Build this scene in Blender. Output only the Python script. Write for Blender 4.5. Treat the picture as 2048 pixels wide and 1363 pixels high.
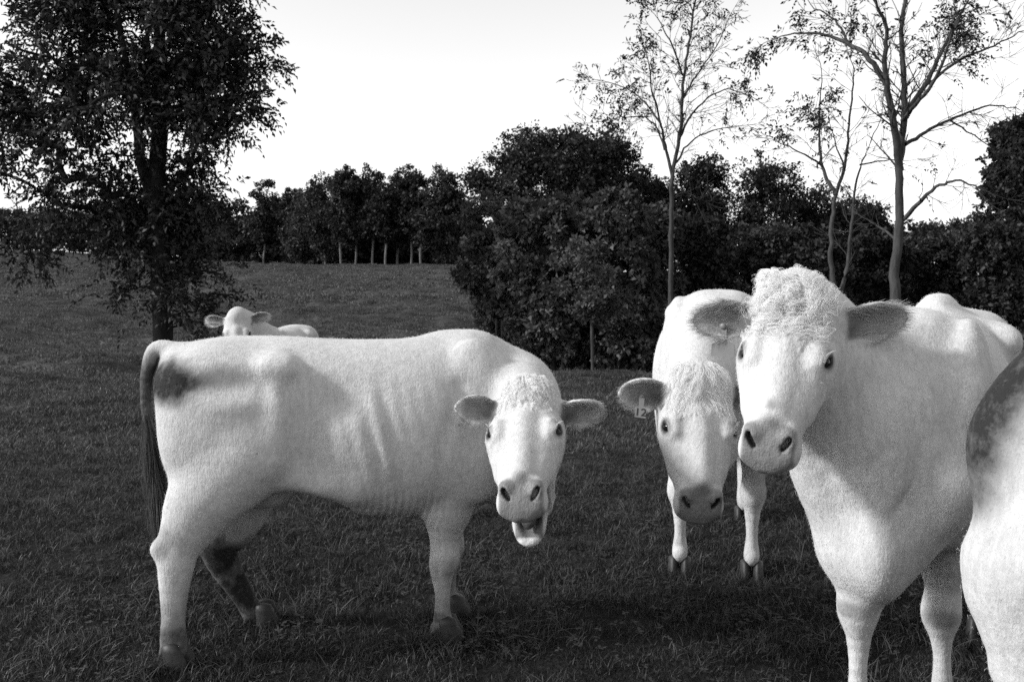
import bpy, bmesh, math, random, os
import numpy as np
from mathutils import Vector, Matrix, Euler

for _o in list(bpy.data.objects):
    bpy.data.objects.remove(_o, do_unlink=True)
scene = bpy.context.scene
R = math.radians

# ------------------------------------------------------------------ camera
CAM_H = 1.5
FPX = 1991.0                      # focal length in pixels of the 2048 px wide photograph (35 mm on 35 mm film)
HORIZON = 560.0
PITCH = math.atan((681.5 - HORIZON) / FPX)
cam_data = bpy.data.cameras.new('camera')
cam = bpy.data.objects.new('camera', cam_data)
scene.collection.objects.link(cam)
cam.location = (0, 0, CAM_H)
cam.rotation_euler = (R(90) - PITCH, 0, 0)
cam_data.sensor_width = 36.0
cam_data.lens = 36.0 * FPX / 2048.0
cam_data.clip_start = 0.05
cam_data.clip_end = 3000
cam_data.dof.use_dof = True
cam_data.dof.focus_distance = 3.6
cam_data.dof.aperture_fstop = 9.0
scene.camera = cam

# ------------------------------------------------------------------ sky, sun, exposure (a black and white photograph: neutral light)
SUN_EL, SUN_AZ = R(32), R(259)    # azimuth measured clockwise from +Y: the sun stands to the left of the camera
world = bpy.data.worlds.new('World')
scene.world = world
world.use_nodes = True
nt = world.node_tree
nt.nodes.clear()
w_out = nt.nodes.new('ShaderNodeOutputWorld')
w_bg = nt.nodes.new('ShaderNodeBackground')
w_sky = nt.nodes.new('ShaderNodeTexSky')
w_sky.sky_type = 'NISHITA'
w_sky.sun_disc = False
w_sky.sun_elevation = SUN_EL
w_sky.sun_rotation = SUN_AZ
w_sky.dust_density = 1.0
# black and white film answers mostly to blue and green light: weigh the sky's channels that way
w_sep = nt.nodes.new('ShaderNodeSeparateColor')
w_mix = nt.nodes.new('ShaderNodeMix'); w_mix.data_type = 'FLOAT'; w_mix.inputs[0].default_value = 0.6
nt.links.new(w_sky.outputs[0], w_sep.inputs[0])
nt.links.new(w_sep.outputs[1], w_mix.inputs[2]); nt.links.new(w_sep.outputs[2], w_mix.inputs[3])
nt.links.new(w_mix.outputs[0], w_bg.inputs[0])
nt.links.new(w_bg.outputs[0], w_out.inputs[0])
w_bg.inputs[1].default_value = 0.15

sun_data = bpy.data.lights.new('sun', 'SUN')
sun = bpy.data.objects.new('sun', sun_data)
scene.collection.objects.link(sun)
sun_data.energy = 2.6
sun_data.angle = R(8)
sun_data.color = (1, 1, 1)
_sd = Vector((math.sin(SUN_AZ) * math.cos(SUN_EL), math.cos(SUN_AZ) * math.cos(SUN_EL), math.sin(SUN_EL)))
sun.rotation_euler = _sd.to_track_quat('Z', 'Y').to_euler()
sun.location = (-20, 0, 20)

scene.view_settings.view_transform = 'Standard'
scene.view_settings.look = 'None'
scene.view_settings.gamma = 1.0
scene.view_settings.exposure = 0.75
scene.view_settings.use_curve_mapping = False
scene.render.engine = 'CYCLES'
scene.cycles.use_denoising = False   # the faint noise left reads as the grain of the film
scene.cycles.max_bounces = 6
scene.cycles.diffuse_bounces = 3
scene.cycles.glossy_bounces = 2
scene.cycles.transparent_max_bounces = 8
scene.render.filter_size = 2.0

# ------------------------------------------------------------------ helpers
COL = scene.collection
def unit(v):
    v = np.asarray(v, float)
    return v / np.linalg.norm(v)
def P(px, py, depth):
    """point of the place seen at photo pixel (px, py), at forward distance depth"""
    c, sn = math.cos(PITCH), math.sin(PITCH)
    a, b = (px - 1024) / FPX, (681.5 - py) / FPX
    d = np.array([a, c + b * sn, -sn + b * c])
    return np.array([0, 0, CAM_H]) + d * (depth / d[1])

def spline(p, sub):
    """Catmull-Rom through the rows of p"""
    p = np.asarray(p, float); n = len(p)
    if n < 3: return np.array([p[0] + (p[-1] - p[0]) * t for t in np.linspace(0, 1, sub + 1)])
    q = np.vstack([2 * p[0] - p[1], p, 2 * p[-1] - p[-2]])
    out = []
    for i in range(n - 1):
        a, b, c, d = q[i], q[i + 1], q[i + 2], q[i + 3]
        for t in np.arange(sub) / sub:
            out.append(0.5 * (2 * b + (c - a) * t + (2 * a - 5 * b + 4 * c - d) * t * t + (3 * b - a - 3 * c + d) * t ** 3))
    out.append(p[-1])
    return np.array(out)
def tag(o, label=None, cat=None, group=None, kind=None):
    if label: o['label'] = label
    if cat: o['category'] = cat
    if group: o['group'] = group
    if kind: o['kind'] = kind
    return o
def empty(name, loc=(0, 0, 0), rz=0.0):
    o = bpy.data.objects.new(name, None)
    o.empty_display_size = 0.1
    o.location = loc
    o.rotation_euler = (0, 0, rz)
    COL.objects.link(o)
    return o
def mesh_np(name, verts, faces, smooth=True):
    """mesh from numpy arrays: verts (n,3), faces (m,3) or (m,4)"""
    verts = np.ascontiguousarray(verts, dtype=np.float32)
    faces = np.ascontiguousarray(faces, dtype=np.int32)
    me = bpy.data.meshes.new(name)
    m, c = faces.shape
    me.vertices.add(len(verts)); me.vertices.foreach_set('co', verts.ravel())
    me.loops.add(m * c); me.loops.foreach_set('vertex_index', faces.ravel())
    me.polygons.add(m)
    me.polygons.foreach_set('loop_start', np.arange(0, m * c, c, dtype=np.int32))
    me.polygons.foreach_set('loop_total', np.full(m, c, dtype=np.int32))
    me.update(calc_edges=True)
    if smooth:
        me.polygons.foreach_set('use_smooth', np.ones(m, dtype=bool))
    return me
def obj(name, me, mat=None, parent=None):
    o = bpy.data.objects.new(name, me)
    if mat is not None:
        me.materials.clear(); me.materials.append(mat)
    COL.objects.link(o)
    if parent is not None:
        o.parent = parent
    return o
def float_attr(me, name, arr):
    a = me.attributes.new(name, 'FLOAT', 'POINT')
    a.data.foreach_set('value', np.ascontiguousarray(arr, dtype=np.float32))

class NT:
    """tiny node builder"""
    def __init__(s, name):
        s.mat = bpy.data.materials.new(name); s.mat.use_nodes = True
        s.t = s.mat.node_tree; s.t.nodes.clear()
        s.out = s.n('ShaderNodeOutputMaterial')
    def n(s, kind, **kw):
        nd = s.t.nodes.new(kind)
        for k, v in kw.items(): setattr(nd, k, v)
        return nd
    def l(s, a, b): s.t.links.new(a, b)
    def val(s, sock, v):
        if hasattr(v, 'is_linked') or isinstance(v, bpy.types.NodeSocket): s.l(v, sock)
        else: sock.default_value = v
    def math(s, op, a, b=0.0, clamp=False):
        m = s.n('ShaderNodeMath', operation=op); m.use_clamp = clamp
        s.val(m.inputs[0], a); s.val(m.inputs[1], b)
        return m.outputs[0]
    def mix(s, f, a, b):
        m = s.n('ShaderNodeMix', data_type='FLOAT')
        s.val(m.inputs[0], f); s.val(m.inputs[2], a); s.val(m.inputs[3], b)
        return m.outputs[0]
    def noise(s, scale, detail=3.0, rough=0.55, coord=None, dist=0.0):
        m = s.n('ShaderNodeTexNoise')
        m.inputs['Scale'].default_value = scale; m.inputs['Detail'].default_value = detail
        m.inputs['Roughness'].default_value = rough; m.inputs['Distortion'].default_value = dist
        if coord is not None: s.l(coord, m.inputs['Vector'])
        return m.outputs[0]
    def mapr(s, v, a, b, c, d):
        m = s.n('ShaderNodeMapRange'); m.clamp = True
        s.val(m.inputs[0], v)
        for i, x in enumerate((a, b, c, d)): m.inputs[i + 1].default_value = x
        return m.outputs[0]
    def attr(s, name):
        return s.n('ShaderNodeAttribute', attribute_name=name).outputs['Fac']
    def coord(s, which='Object', scale=None):
        c = s.n('ShaderNodeTexCoord').outputs[which]
        if scale:
            m = s.n('ShaderNodeMapping'); m.inputs['Scale'].default_value = scale
            s.l(c, m.inputs['Vector']); c = m.outputs[0]
        return c
    def bump(s, h, strength, dist):
        b = s.n('ShaderNodeBump'); b.inputs['Strength'].default_value = strength
        b.inputs['Distance'].default_value = dist; s.l(h, b.inputs['Height'])
        return b.outputs[0]
    def principled(s, grey, rough=0.8, spec=0.3, normal=None, sheen=0.0):
        p = s.n('ShaderNodeBsdfPrincipled')
        s.val(p.inputs['Base Color'], grey if not isinstance(grey, float) else (grey, grey, grey, 1))
        s.val(p.inputs['Roughness'], rough)
        p.inputs['Specular IOR Level'].default_value = spec
        p.inputs['Sheen Weight'].default_value = sheen
        if normal is not None: s.l(normal, p.inputs['Normal'])
        return p
    def done(s, p):
        s.l(p.outputs[0], s.out.inputs[0]); return s.mat
# ================================================================== terrain
def sst(x, a, b):
    t = np.clip((np.asarray(x, float) - a) / (b - a), 0, 1)
    return t * t * (3 - 2 * t)
def terrain(x, y):
    x = np.asarray(x, float); y = np.asarray(y, float)
    yy = np.maximum(y, 1.0)
    r = x / yy
    # near pasture is level; behind its brow the land dips, then climbs to the crest with the row of trees
    z = np.interp(y, [-4000, 15.5, 18, 25, 40, 60, 90, 120, 150, 175, 230, 400, 5000], [0, 0, -.30, -.98, -.75, .15, 1.35, 2.6, 3.6, 3.9, 3.6, 3.0, 3.0])
    z = z + 1.4 * sst(-r, .33, .50) * sst(y, 110, 175) + .9 * sst(-r, .18, .4) * sst(y, 60, 140)
    rav = sst(y, 17, 32) * sst(r, -.07, .06) * (1 - sst(y, 60, 120))
    z = z - 2.2 * rav
    z = z - 3.0 * sst(r, -.02, .12) * sst(y, 100, 150)
    return z
_rn = np.random.default_rng(77)
_wv = [(_rn.uniform(-1, 1), _rn.uniform(-1, 1), f, _rn.uniform(0, 6.28)) for f in (.5, .8, 1.3, 2.1, 3.4, 5.5) for _ in range(4)]
def relief(x, y):
    """hummocks and hoof marks of the grazed turf"""
    h = 0
    for a, b, f, p in _wv:
        n = math.hypot(a, b)
        h = h + np.sin((a * x + b * y) / n * f * 2.2 + p + 1.3 * np.sin(x * .7 + y * .45 * f + p)) / f
    return h * .0165 * (.16 + .84 * sst(y, 11, 17))
def ground_z(x, y):
    return float(terrain(x, y) + relief(np.array(x, float), np.array(y, float)))

def axis_pts(lim, fine, n):
    t = np.linspace(0, 1, n)
    k = math.asinh(lim / fine)
    return fine * np.sinh(k * t)
ys = np.concatenate([-axis_pts(400, 6, 26)[::-1][:-1], np.arange(0, 22, .15), 22 + axis_pts(160, 40, 290)[1:], 182 + axis_pts(3000, 60, 40)[1:]])
xp = np.concatenate([np.arange(0, 10, .16), 10 + axis_pts(150, 18, 150)[:-1], 160 + axis_pts(2800, 60, 30)])
xs = np.concatenate([-xp[::-1][:-1], xp])
GX, GY = np.meshgrid(xs, ys, indexing='ij')
GZ = terrain(GX, GY) + relief(GX, GY)
_far = (GY > 12) & (GY < 200)
GZ = GZ + np.where(_far, .55 * relief(GX * .55 + 31, GY * .55 + 12) * np.clip((GY - 12) / 15, 0, 1) * 4.5, 0)
_idx = np.arange(GX.size).reshape(GX.shape)
_F = np.stack([_idx[:-1, :-1], _idx[1:, :-1], _idx[1:, 1:], _idx[:-1, 1:]], -1).reshape(-1, 4)
def turf_material():
    b = NT('turf')
    co = b.coord('Object')
    n1 = b.noise(.35, 4, .6, co); n2 = b.noise(3.5, 4, .65, co); n3 = b.noise(24, 3, .7, co)
    g = b.math('MULTIPLY', b.mapr(n1, .3, .7, .75, 1.25), b.mapr(n2, .3, .7, .6, 1.4))
    g = b.math('MULTIPLY', g, b.mapr(n3, .25, .75, .5, 1.5))
    sep = b.n('ShaderNodeSeparateXYZ'); b.l(co, sep.inputs[0])
    wob = b.math('ADD', sep.outputs[1], b.math('MULTIPLY', n1, 6.0))
    g = b.math('MULTIPLY', g, b.mix(b.mapr(wob, 7, 16, 0, 1), .010, .050))      # closely grazed near turf, drier grass on the slope
    h = b.math('ADD', b.math('MULTIPLY', n2, 2.0), n3)
    return b.done(b.principled(g, .95, .1, b.bump(h, .8, .06)))
M_TURF = turf_material()
ground = obj('pasture', mesh_np('pasture', np.stack([GX, GY, GZ], -1).reshape(-1, 3), _F), M_TURF)
tag(ground, kind='structure')

# ------------------------------------------------------------------ grass
def leaf_material(name, g, var=.5, trans=.3, rough=.6, spec=.25):
    b = NT(name)
    sh = b.attr('shade')
    oi = b.n('ShaderNodeObjectInfo').outputs['Random']
    grey = b.math('MULTIPLY', b.mapr(sh, 0, 1, g * (1 - var), g * (1 + var)), b.mapr(oi, 0, 1, .7, 1.3))
    pos = b.n('ShaderNodeNewGeometry').outputs['Position']
    patch = b.math('MULTIPLY', b.mapr(b.noise(.9, 3, .6, pos), .32, .68, .62, 1.45), b.mapr(b.noise(4.5, 2, .5, pos), .3, .7, .75, 1.3))
    grey = b.math('MULTIPLY', grey, patch)
    p = b.principled(grey, rough, spec)
    t = b.n('ShaderNodeBsdfTranslucent'); b.l(grey, t.inputs[0])
    m = b.n('ShaderNodeMixShader'); m.inputs[0].default_value = trans
    b.l(p.outputs[0], m.inputs[1]); b.l(t.outputs[0], m.inputs[2]); b.l(m.outputs[0], b.out.inputs[0])
    return b.mat
M_GRASS = leaf_material('grass_blades', .040, .8, .3, .5, .3)
M_MID = leaf_material('mid_grass', .062, .75, .3, .5, .3)
M_ROUGH = leaf_material('rough_grass', .09, .7, .3, .6, .2)
def blades(rng, n, rad, h0, h1, w, bend=1.0, dry=.11):
    """a tuft: curved tapering blades, three segments each"""
    V, F, S = [], [], []
    for i in range(n):
        a = rng.uniform(0, 6.283); rr = rad * math.sqrt(rng.random())
        b = np.array([math.cos(a) * rr, math.sin(a) * rr, -.01])
        h = rng.uniform(h0, h1) * (1.25 - .5 * rr / rad); ln = rng.normal(0, .45, 2) * bend
        d = rng.uniform(0, 6.283); sx = np.array([math.cos(d), math.sin(d), 0]) * w * rng.uniform(.6, 1.3)
        k = len(V)
        isdry = rng.random() < dry
        sh = rng.uniform(1.0, 2.6) if isdry else rng.beta(1.2, 3.2) * 1.1
        for t, wf in ((0, 1), (.4, .85), (.75, .55), (1, .08)):
            c = b + np.array([ln[0] * h * t * t, ln[1] * h * t * t, h * t * (1 - .25 * t * abs(ln).sum())])
            V += [c - sx * wf, c + sx * wf]; S += [sh, sh]
        for q in range(3): F.append((k + 2 * q, k + 2 * q + 1, k + 2 * q + 3, k + 2 * q + 2))
    me = mesh_np('tuft', np.array(V), np.array(F)); float_attr(me, 'shade', np.array(S)); me.materials.append(M_GRASS)
    return me
def clover(rng, n, rad):
    V, F, S = [], [], []
    for i in range(n):
        a = rng.uniform(0, 6.283); rr = rad * math.sqrt(rng.random())
        c = np.array([math.cos(a) * rr, math.sin(a) * rr, rng.uniform(.02, .055)])
        for q in range(3):
            an = q * 2.09 + a; s = rng.uniform(.006, .011); k = len(V)
            d = np.array([math.cos(an), math.sin(an), rng.uniform(-.2, .5)]); e = np.array([-math.sin(an), math.cos(an), 0])
            V += [c, c + d * s + e * s * .7, c + d * s * 1.9, c + d * s - e * s * .7]; F.append((k, k + 1, k + 2, k + 3)); S += [rng.uniform(.1, .6)] * 4
    me = mesh_np('clover', np.array(V), np.array(F)); float_attr(me, 'shade', np.array(S)); me.materials.append(M_GRASS)
    return me
def scatter(name, pts, scales, meshes, label, seed, mat=None):
    """grass: tufts instanced over the ground by geometry nodes"""
    rng = np.random.default_rng(seed)
    me = bpy.data.meshes.new(name)
    me.vertices.add(len(pts)); me.vertices.foreach_set('co', pts.astype(np.float32).ravel())
    rot = np.zeros((len(pts), 3), np.float32); rot[:, 2] = rng.uniform(0, 6.28, len(pts)); rot[:, :2] = rng.normal(0, .10, (len(pts), 2))
    a = me.attributes.new('rot', 'FLOAT_VECTOR', 'POINT'); a.data.foreach_set('vector', rot.ravel())
    float_attr(me, 'scl', scales)
    me.materials.append(M_GRASS)
    o = obj(name, me)
    col = bpy.data.collections.new(name + '_tufts')
    for m in meshes:
        m.materials.clear(); m.materials.append(mat or M_GRASS)
    for m in meshes: col.objects.link(bpy.data.objects.new('tuft', m))
    ng = bpy.data.node_groups.new(name, 'GeometryNodeTree')
    ng.interface.new_socket('Geometry', in_out='INPUT', socket_type='NodeSocketGeometry')
    ng.interface.new_socket('Geometry', in_out='OUTPUT', socket_type='NodeSocketGeometry')
    N = ng.nodes.new; l = ng.links.new
    gi, go = N('NodeGroupInput'), N('NodeGroupOutput')
    ci = N('GeometryNodeCollectionInfo'); ci.inputs['Collection'].default_value = col
    ci.inputs['Separate Children'].default_value = True; ci.inputs['Reset Children'].default_value = True
    ip = N('GeometryNodeInstanceOnPoints'); ip.inputs['Pick Instance'].default_value = True
    m2p = N('GeometryNodeMeshToPoints')
    na = N('GeometryNodeInputNamedAttribute'); na.data_type = 'FLOAT_VECTOR'; na.inputs['Name'].default_value = 'rot'
    nb = N('GeometryNodeInputNamedAttribute'); nb.data_type = 'FLOAT'; nb.inputs['Name'].default_value = 'scl'
    e2r = N('FunctionNodeEulerToRotation')
    rv = N('FunctionNodeRandomValue'); rv.data_type = 'INT'
    rv.inputs['Min'].default_value = 0; rv.inputs['Max'].default_value = len(meshes) - 1
    l(gi.outputs[0], m2p.inputs['Mesh']); l(m2p.outputs[0], ip.inputs['Points'])
    l(ci.outputs[0], ip.inputs['Instance'])
    l(na.outputs['Attribute'], e2r.inputs[0]); l(e2r.outputs[0], ip.inputs['Rotation'])
    l(nb.outputs['Attribute'], ip.inputs['Scale'])
    rvo = [q for q in rv.outputs if q.enabled][0]
    l(rvo, ip.inputs['Instance Index'])
    l(ip.outputs[0], go.inputs[0])
    md = o.modifiers.new('scatter', 'NODES'); md.node_group = ng
    tag(o, label, 'grass', kind='stuff')
    return o
def field_pts(rng, y0, y1, dens, half=.60, pad=.8, patch=0.0):
    n = int(dens * (half * (y0 + y1) + 2 * pad) * (y1 - y0))
    y = np.sqrt(rng.uniform(0, 1, n) * (y1 ** 2 - y0 ** 2) + y0 ** 2)
    x = rng.uniform(-1, 1, n) * (half * y + pad)
    if patch:
        k = .5 + .3 * np.sin(x * 1.7 + 2 * np.sin(y * 1.1)) * np.sin(y * 2.1 + 1.7 * np.sin(x * 1.3)) + .3 * np.sin(x * 6.1 + 2 * np.sin(y * 4.3)) * np.sin(y * 7.3 + 2 * np.sin(x * 5.1))
        m = rng.random(n) < (1 - patch) + patch * k; x, y = x[m], y[m]
    z = terrain(x, y) + relief(x, y)
    far = (y > 12) & (y < 200)
    z = z + np.where(far, .55 * relief(x * .55 + 31, y * .55 + 12) * np.clip((y - 12) / 15, 0, 1) * 4.5, 0)
    return np.stack([x, y, z], 1)
if True:
    rg = np.random.default_rng(5)
    near = [blades(rg, 70, .10, .02, .055, .0018) for _ in range(6)] + [blades(rg, 24, .06, .05, .11, .0020, 1.2, .14)] + [clover(rg, 9, .12)]
    p = field_pts(rg, 2.0, 8.5, 270, pad=1.7, patch=.65)
    scatter('grass', p, rg.uniform(.7, 1.35, len(p)), near, 'short dark pasture grass around the cattle', 11)
    p = field_pts(rg, 8.5, 19, 90, pad=1.8, patch=.65)
    mid = [blades(rg, 80, .17, .025, .06, .0036) for _ in range(4)] + [blades(rg, 30, .1, .05, .11, .004, 1.2, .1)]
    scatter('grass', p, rg.uniform(.7, 1.4, len(p)), mid, 'short dark pasture grass running to the brow of the field', 12, M_MID)
    p = field_pts(rg, 19, 60, 7.5, pad=3, patch=.5)
    fr = [blades(rg, 90, .42, .04, .10, .011, 1.0, .04) for _ in range(4)]
    scatter('grass', p, rg.uniform(.6, 1.5, len(p)), fr, 'rough tussocky grass on the far slope', 13, M_ROUGH)
    p = field_pts(rg, 60, 165, 1.3, pad=5, patch=.5)
    ff = [blades(rg, 80, .9, .06, .16, .03, 1.0, .04) for _ in range(4)]
    scatter('grass', p, rg.uniform(.6, 1.5, len(p)), ff, 'rough grass toward the crest of the slope', 14, M_ROUGH)
# ================================================================== trees
M_LEAF = leaf_material('foliage', .030, .7, .12)
M_LEAF_FAR = leaf_material('far_foliage', .027, .6, .25)
def bark_material(name, g):
    b = NT(name)
    n1 = b.noise(1.0, 5, .65, b.coord('Object', (14, 14, 3))); n2 = b.noise(1.2, 3, .5, b.coord('Object'))
    grey = b.math('MULTIPLY', b.mapr(n1, .3, .7, .55, 1.35), b.mapr(n2, .3, .7, .75, 1.25))
    return b.done(b.principled(b.math('MULTIPLY', grey, g), .9, .1, b.bump(n1, .6, .03)))
M_BARK = bark_material('dark_bark', .02)
M_BARK_ROW = bark_material('row_bark', .13)
M_BARK_PALE = bark_material('pale_bark', .05)

def tubes(paths, sides=6):
    """paths: list of (points (n,3), radii (n)) -> one mesh of tapering tubes"""
    V, F = [], []; base = 0
    for pts, rad in paths:
        pts = np.asarray(pts, float); n = len(pts)
        k = sides if rad[0] > .012 else 4
        if rad[0] < .004: k = 3
        t = np.gradient(pts, axis=0); t /= np.linalg.norm(t, axis=1)[:, None] + 1e-9
        ref = np.where(np.abs(t[:, 2:3]) > .9, np.array([[1, 0, 0]]), np.array([[0, 0, 1]]))
        s = np.cross(t, ref); s /= np.linalg.norm(s, axis=1)[:, None] + 1e-9
        u = np.cross(s, t)
        a = np.arange(k) / k * 2 * math.pi
        ring = pts[:, None, :] + np.asarray(rad)[:, None, None] * (np.cos(a)[None, :, None] * s[:, None, :] + np.sin(a)[None, :, None] * u[:, None, :])
        V.append(ring.reshape(-1, 3))
        i = np.arange(n - 1)[:, None] * k; j = np.arange(k)[None, :]
        q = np.stack([i + j, i + (j + 1) % k, i + k + (j + 1) % k, i + k + j], -1).reshape(-1, 4) + base
        F.append(q); base += n * k
    return mesh_np('branches', np.concatenate(V), np.concatenate(F))
def leaves_mesh(c, d, nrm, L, W, shade, fold=.25):
    """diamond leaves: c base, d direction, nrm normal"""
    d = d / (np.linalg.norm(d, axis=1)[:, None] + 1e-9)
    s = np.cross(d, nrm); s /= np.linalg.norm(s, axis=1)[:, None] + 1e-9
    u = np.cross(s, d)
    L = np.asarray(L)[:, None]; W = np.asarray(W)[:, None]
    a = c; b = c + d * L * .45 + s * W * .5 + u * W * fold; t = c + d * L - u * L * .12; e = c + d * L * .45 - s * W * .5 + u * W * fold
    V = np.stack([a, b, t, e], 1).reshape(-1, 3)
    F = np.arange(len(V)).reshape(-1, 4)
    me = mesh_np('leaves', V, F, smooth=False)
    float_attr(me, 'shade', np.repeat(shade, 4))
    return me
def rand_dirs(rng, n, up=0.0):
    d = rng.normal(0, 1, (n, 3)); d[:, 2] += up
    return d / np.linalg.norm(d, axis=1)[:, None]
def crown_leaves(rng, cen, rad, per, size, droop=0.0, clump=.6):
    """leaf faces in clumps: around each clump centre a spray of leaves, denser at its rim"""
    C = np.repeat(cen, per, 0); n = len(C)
    d = rand_dirs(rng, n)
    r = np.repeat(rad, per) * rng.random(n) ** clump
    pos = C + d * r[:, None] * np.array([1, 1, .75])
    ld = d * .6 + rand_dirs(rng, n) * .8; ld[:, 2] -= droop
    nr = rand_dirs(rng, n, .9)
    sh = np.clip(np.repeat(rng.uniform(.15, .85, len(cen)), per) + rng.normal(0, .18, n), 0, 1.2)
    L = size * rng.uniform(.6, 1.4, n)
    return pos, ld, nr, L, L * rng.uniform(.45, .8, n), sh
def pinnate(rng, base, axis, n_leaf, length, leaf, shade):
    """compound leaves: leaflets in pairs along a drooping stalk"""
    n = len(base)
    axis = axis / np.linalg.norm(axis, axis=1)[:, None]
    out = []
    side = np.cross(axis, rand_dirs(rng, n, 1.5)); side /= np.linalg.norm(side, axis=1)[:, None] + 1e-9
    for k in range(n_leaf):
        t = (k // 2 + 1) / (n_leaf // 2 + 1)
        sg = 1 if k % 2 else -1
        if k == n_leaf - 1: sg = 0
        p = base + axis * (length * t)[:, None] + np.array([0, 0, -1]) * (length * .35 * t * t)[:, None]
        d = axis * .6 + side * sg * .9 + rng.normal(0, .22, (n, 3)); d[:, 2] -= .12 + .2 * t
        L = leaf * rng.uniform(.7, 1.25, n)
        out.append((p, d, rand_dirs(rng, n, 1.2), L, L * rng.uniform(.38, .5, n), np.clip(shade + rng.normal(0, .12, n), 0, 1.2)))
    return [np.concatenate([o[i] for o in out]) for i in range(6)]
def grow(rng, trunk, targets, tip=.006, wob=.12, sub=4):
    """branches: every target joins the nearest part of the skeleton lower down; thickness follows what each limb carries"""
    nodes = [np.array(p, float) for p in trunk]; par = [-1] + list(range(len(trunk) - 1))
    order = np.argsort([np.min(np.linalg.norm(np.array(trunk) - t, axis=1)) for t in targets])
    for ti in order:
        t = targets[ti]; N = np.array(nodes)
        dv = t - N; dist = np.linalg.norm(dv, axis=1)
        cost = dist * (1 + .9 * np.clip(-dv[:, 2] / (dist + 1e-6), -.2, 1)) + .02 * np.arange(len(N)) / len(N)
        cost[0] += 5
        j = int(np.argmin(cost)); a = N[j]; L = dist[j]
        m = max(1, min(sub, int(L / .25)))
        prev = j
        off = rng.normal(0, wob * L, 3)
        for q in range(1, m + 1):
            f = q / m
            p = a + (t - a) * f + off * math.sin(f * math.pi) + np.array([0, 0, .10 * L * math.sin(f * math.pi)])
            nodes.append(p); par.append(prev); prev = len(nodes) - 1
    n = len(nodes); w = np.zeros(n); kids = [[] for _ in range(n)]
    for i in range(1, n): kids[par[i]].append(i)
    for i in range(n - 1, -1, -1):
        w[i] = max(tip ** 2.3, sum(w[k] for k in kids[i]))
    return np.array(nodes), par, kids, w ** (1 / 2.3)
def skeleton_paths(nodes, kids, rad, rmax, r_trunk=None):
    k = rmax / rad[0]
    paths = []; stack = [(0, [0])]
    seen = [(0, None)]
    work = [(0, None)]
    while work:
        i, par = work.pop()
        path = ([par] if par is not None else []) + [i]
        while kids[path[-1]]:
            ks = sorted(kids[path[-1]], key=lambda q: -rad[q])
            for q in ks[1:]: work.append((q, path[-1]))
            path.append(ks[0])
        if len(path) > 1:
            r = rad[path] * k
            if par is not None: r[0] = r[1]
            paths.append((nodes[path], np.maximum(r, .0025)))
    return paths
def scatter_in(rng, blobs, n):
    """points spread through a union of ellipsoids (centre, radii), nearer their rims"""
    vol = np.array([np.prod(r) ** .75 for c, r in blobs]); pick = rng.choice(len(blobs), n, p=vol / vol.sum())
    d = rand_dirs(rng, n); r = rng.uniform(.35, 1.0, n) ** .6
    c = np.array([b[0] for b in blobs])[pick]; R_ = np.array([b[1] for b in blobs])[pick]
    return c + d * r[:, None] * R_
def finish_tree(name, label, base, paths, leafdata, bark, leafmat, group=None, cat='tree'):
    root = empty(name, tuple(base))
    b = np.asarray(base, float)
    obj('trunk', tubes([(p - b, r) for p, r in paths], 8), bark, root)
    if leafdata is not None:
        pos, d, nr, L, W, sh = leafdata
        o = obj('crown', leaves_mesh(pos - b, d, nr, L, W, sh), leafmat, root)
        o['kind'] = 'stuff'
    tag(root, label, cat, group)
    return root
def base_at(px, depth):
    x = (px - 1024) / FPX * depth
    return np.array([x, depth, ground_z(x, depth) - .05])

# ------------------------------------------------------------------ big tree on the left
def pxblob(px, py, depth, rx, ry, rd=None):
    k = depth / FPX
    return (P(px, py, depth), np.array([rx * k, (rd if rd else (rx + ry) / 2) * k, ry * k]))
rt = np.random.default_rng(21)
D0 = 24.0
bs = base_at(322, D0)
trunk = [bs, P(326, 660, D0), P(322, 560, D0), P(316, 480, D0), P(308, 400, D0), P(314, 330, D0), P(322, 240, D0), P(320, 130, D0), P(318, 20, D0), P(325, -110, D0), P(330, -220, D0)]
fork = [P(308, 400, D0), P(285, 340, D0 - .2), P(276, 270, D0 - .3), P(262, 170, D0 - .5), P(240, 60, D0 - .8), P(225, -60, D0 - 1)]
blobs = [pxblob(300, 60, D0, 200, 130), pxblob(420, 50, D0 - .5, 100, 100), pxblob(465, 165, D0, 85, 75), pxblob(395, 225, D0 - .5, 105, 55),
         pxblob(130, 70, D0 - .8, 100, 95), pxblob(90, 200, D0, 110, 90), pxblob(200, 210, D0 - 1, 110, 80), pxblob(60, 330, D0 - .5, 95, 75),
         pxblob(180, 350, D0, 110, 60), pxblob(330, -80, D0, 200, 110), pxblob(120, -60, D0, 120, 100), pxblob(90, 440, D0 - .3, 80, 55), pxblob(85, 500, D0 - .3, 40, 40),
         pxblob(360, 400, D0 + .6, 75, 55), pxblob(390, 440, D0 + .6, 55, 60), pxblob(240, 430, D0 + .4, 90, 50), pxblob(420, 520, D0 + .2, 65, 45), pxblob(290, 560, D0 + .4, 60, 60), pxblob(400, 590, D0 + .3, 75, 45),
         pxblob(355, 330, D0, 60, 50), pxblob(0, 200, D0, 70, 120), pxblob(310, 470, D0 + .6, 110, 60), pxblob(390, 620, D0 + .6, 70, 40), pxblob(290, 500, D0 - .5, 70, 35), pxblob(360, 560, D0 - .5, 60, 35)]
tg = scatter_in(rt, blobs, 360)
nodes, par, kids, w = grow(rt, trunk, np.vstack([np.array(fork)[1:], tg]), tip=.006, wob=.10)
paths = skeleton_paths(nodes, kids, w, .25)
paths.append((spline(fork, 3), np.linspace(.15, .05, 3 * (len(fork) - 1) + 1)))
nl = 6900
ci = rt.choice(len(tg), nl)
bp = tg[ci] + rt.normal(0, .22, (nl, 3))
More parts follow.
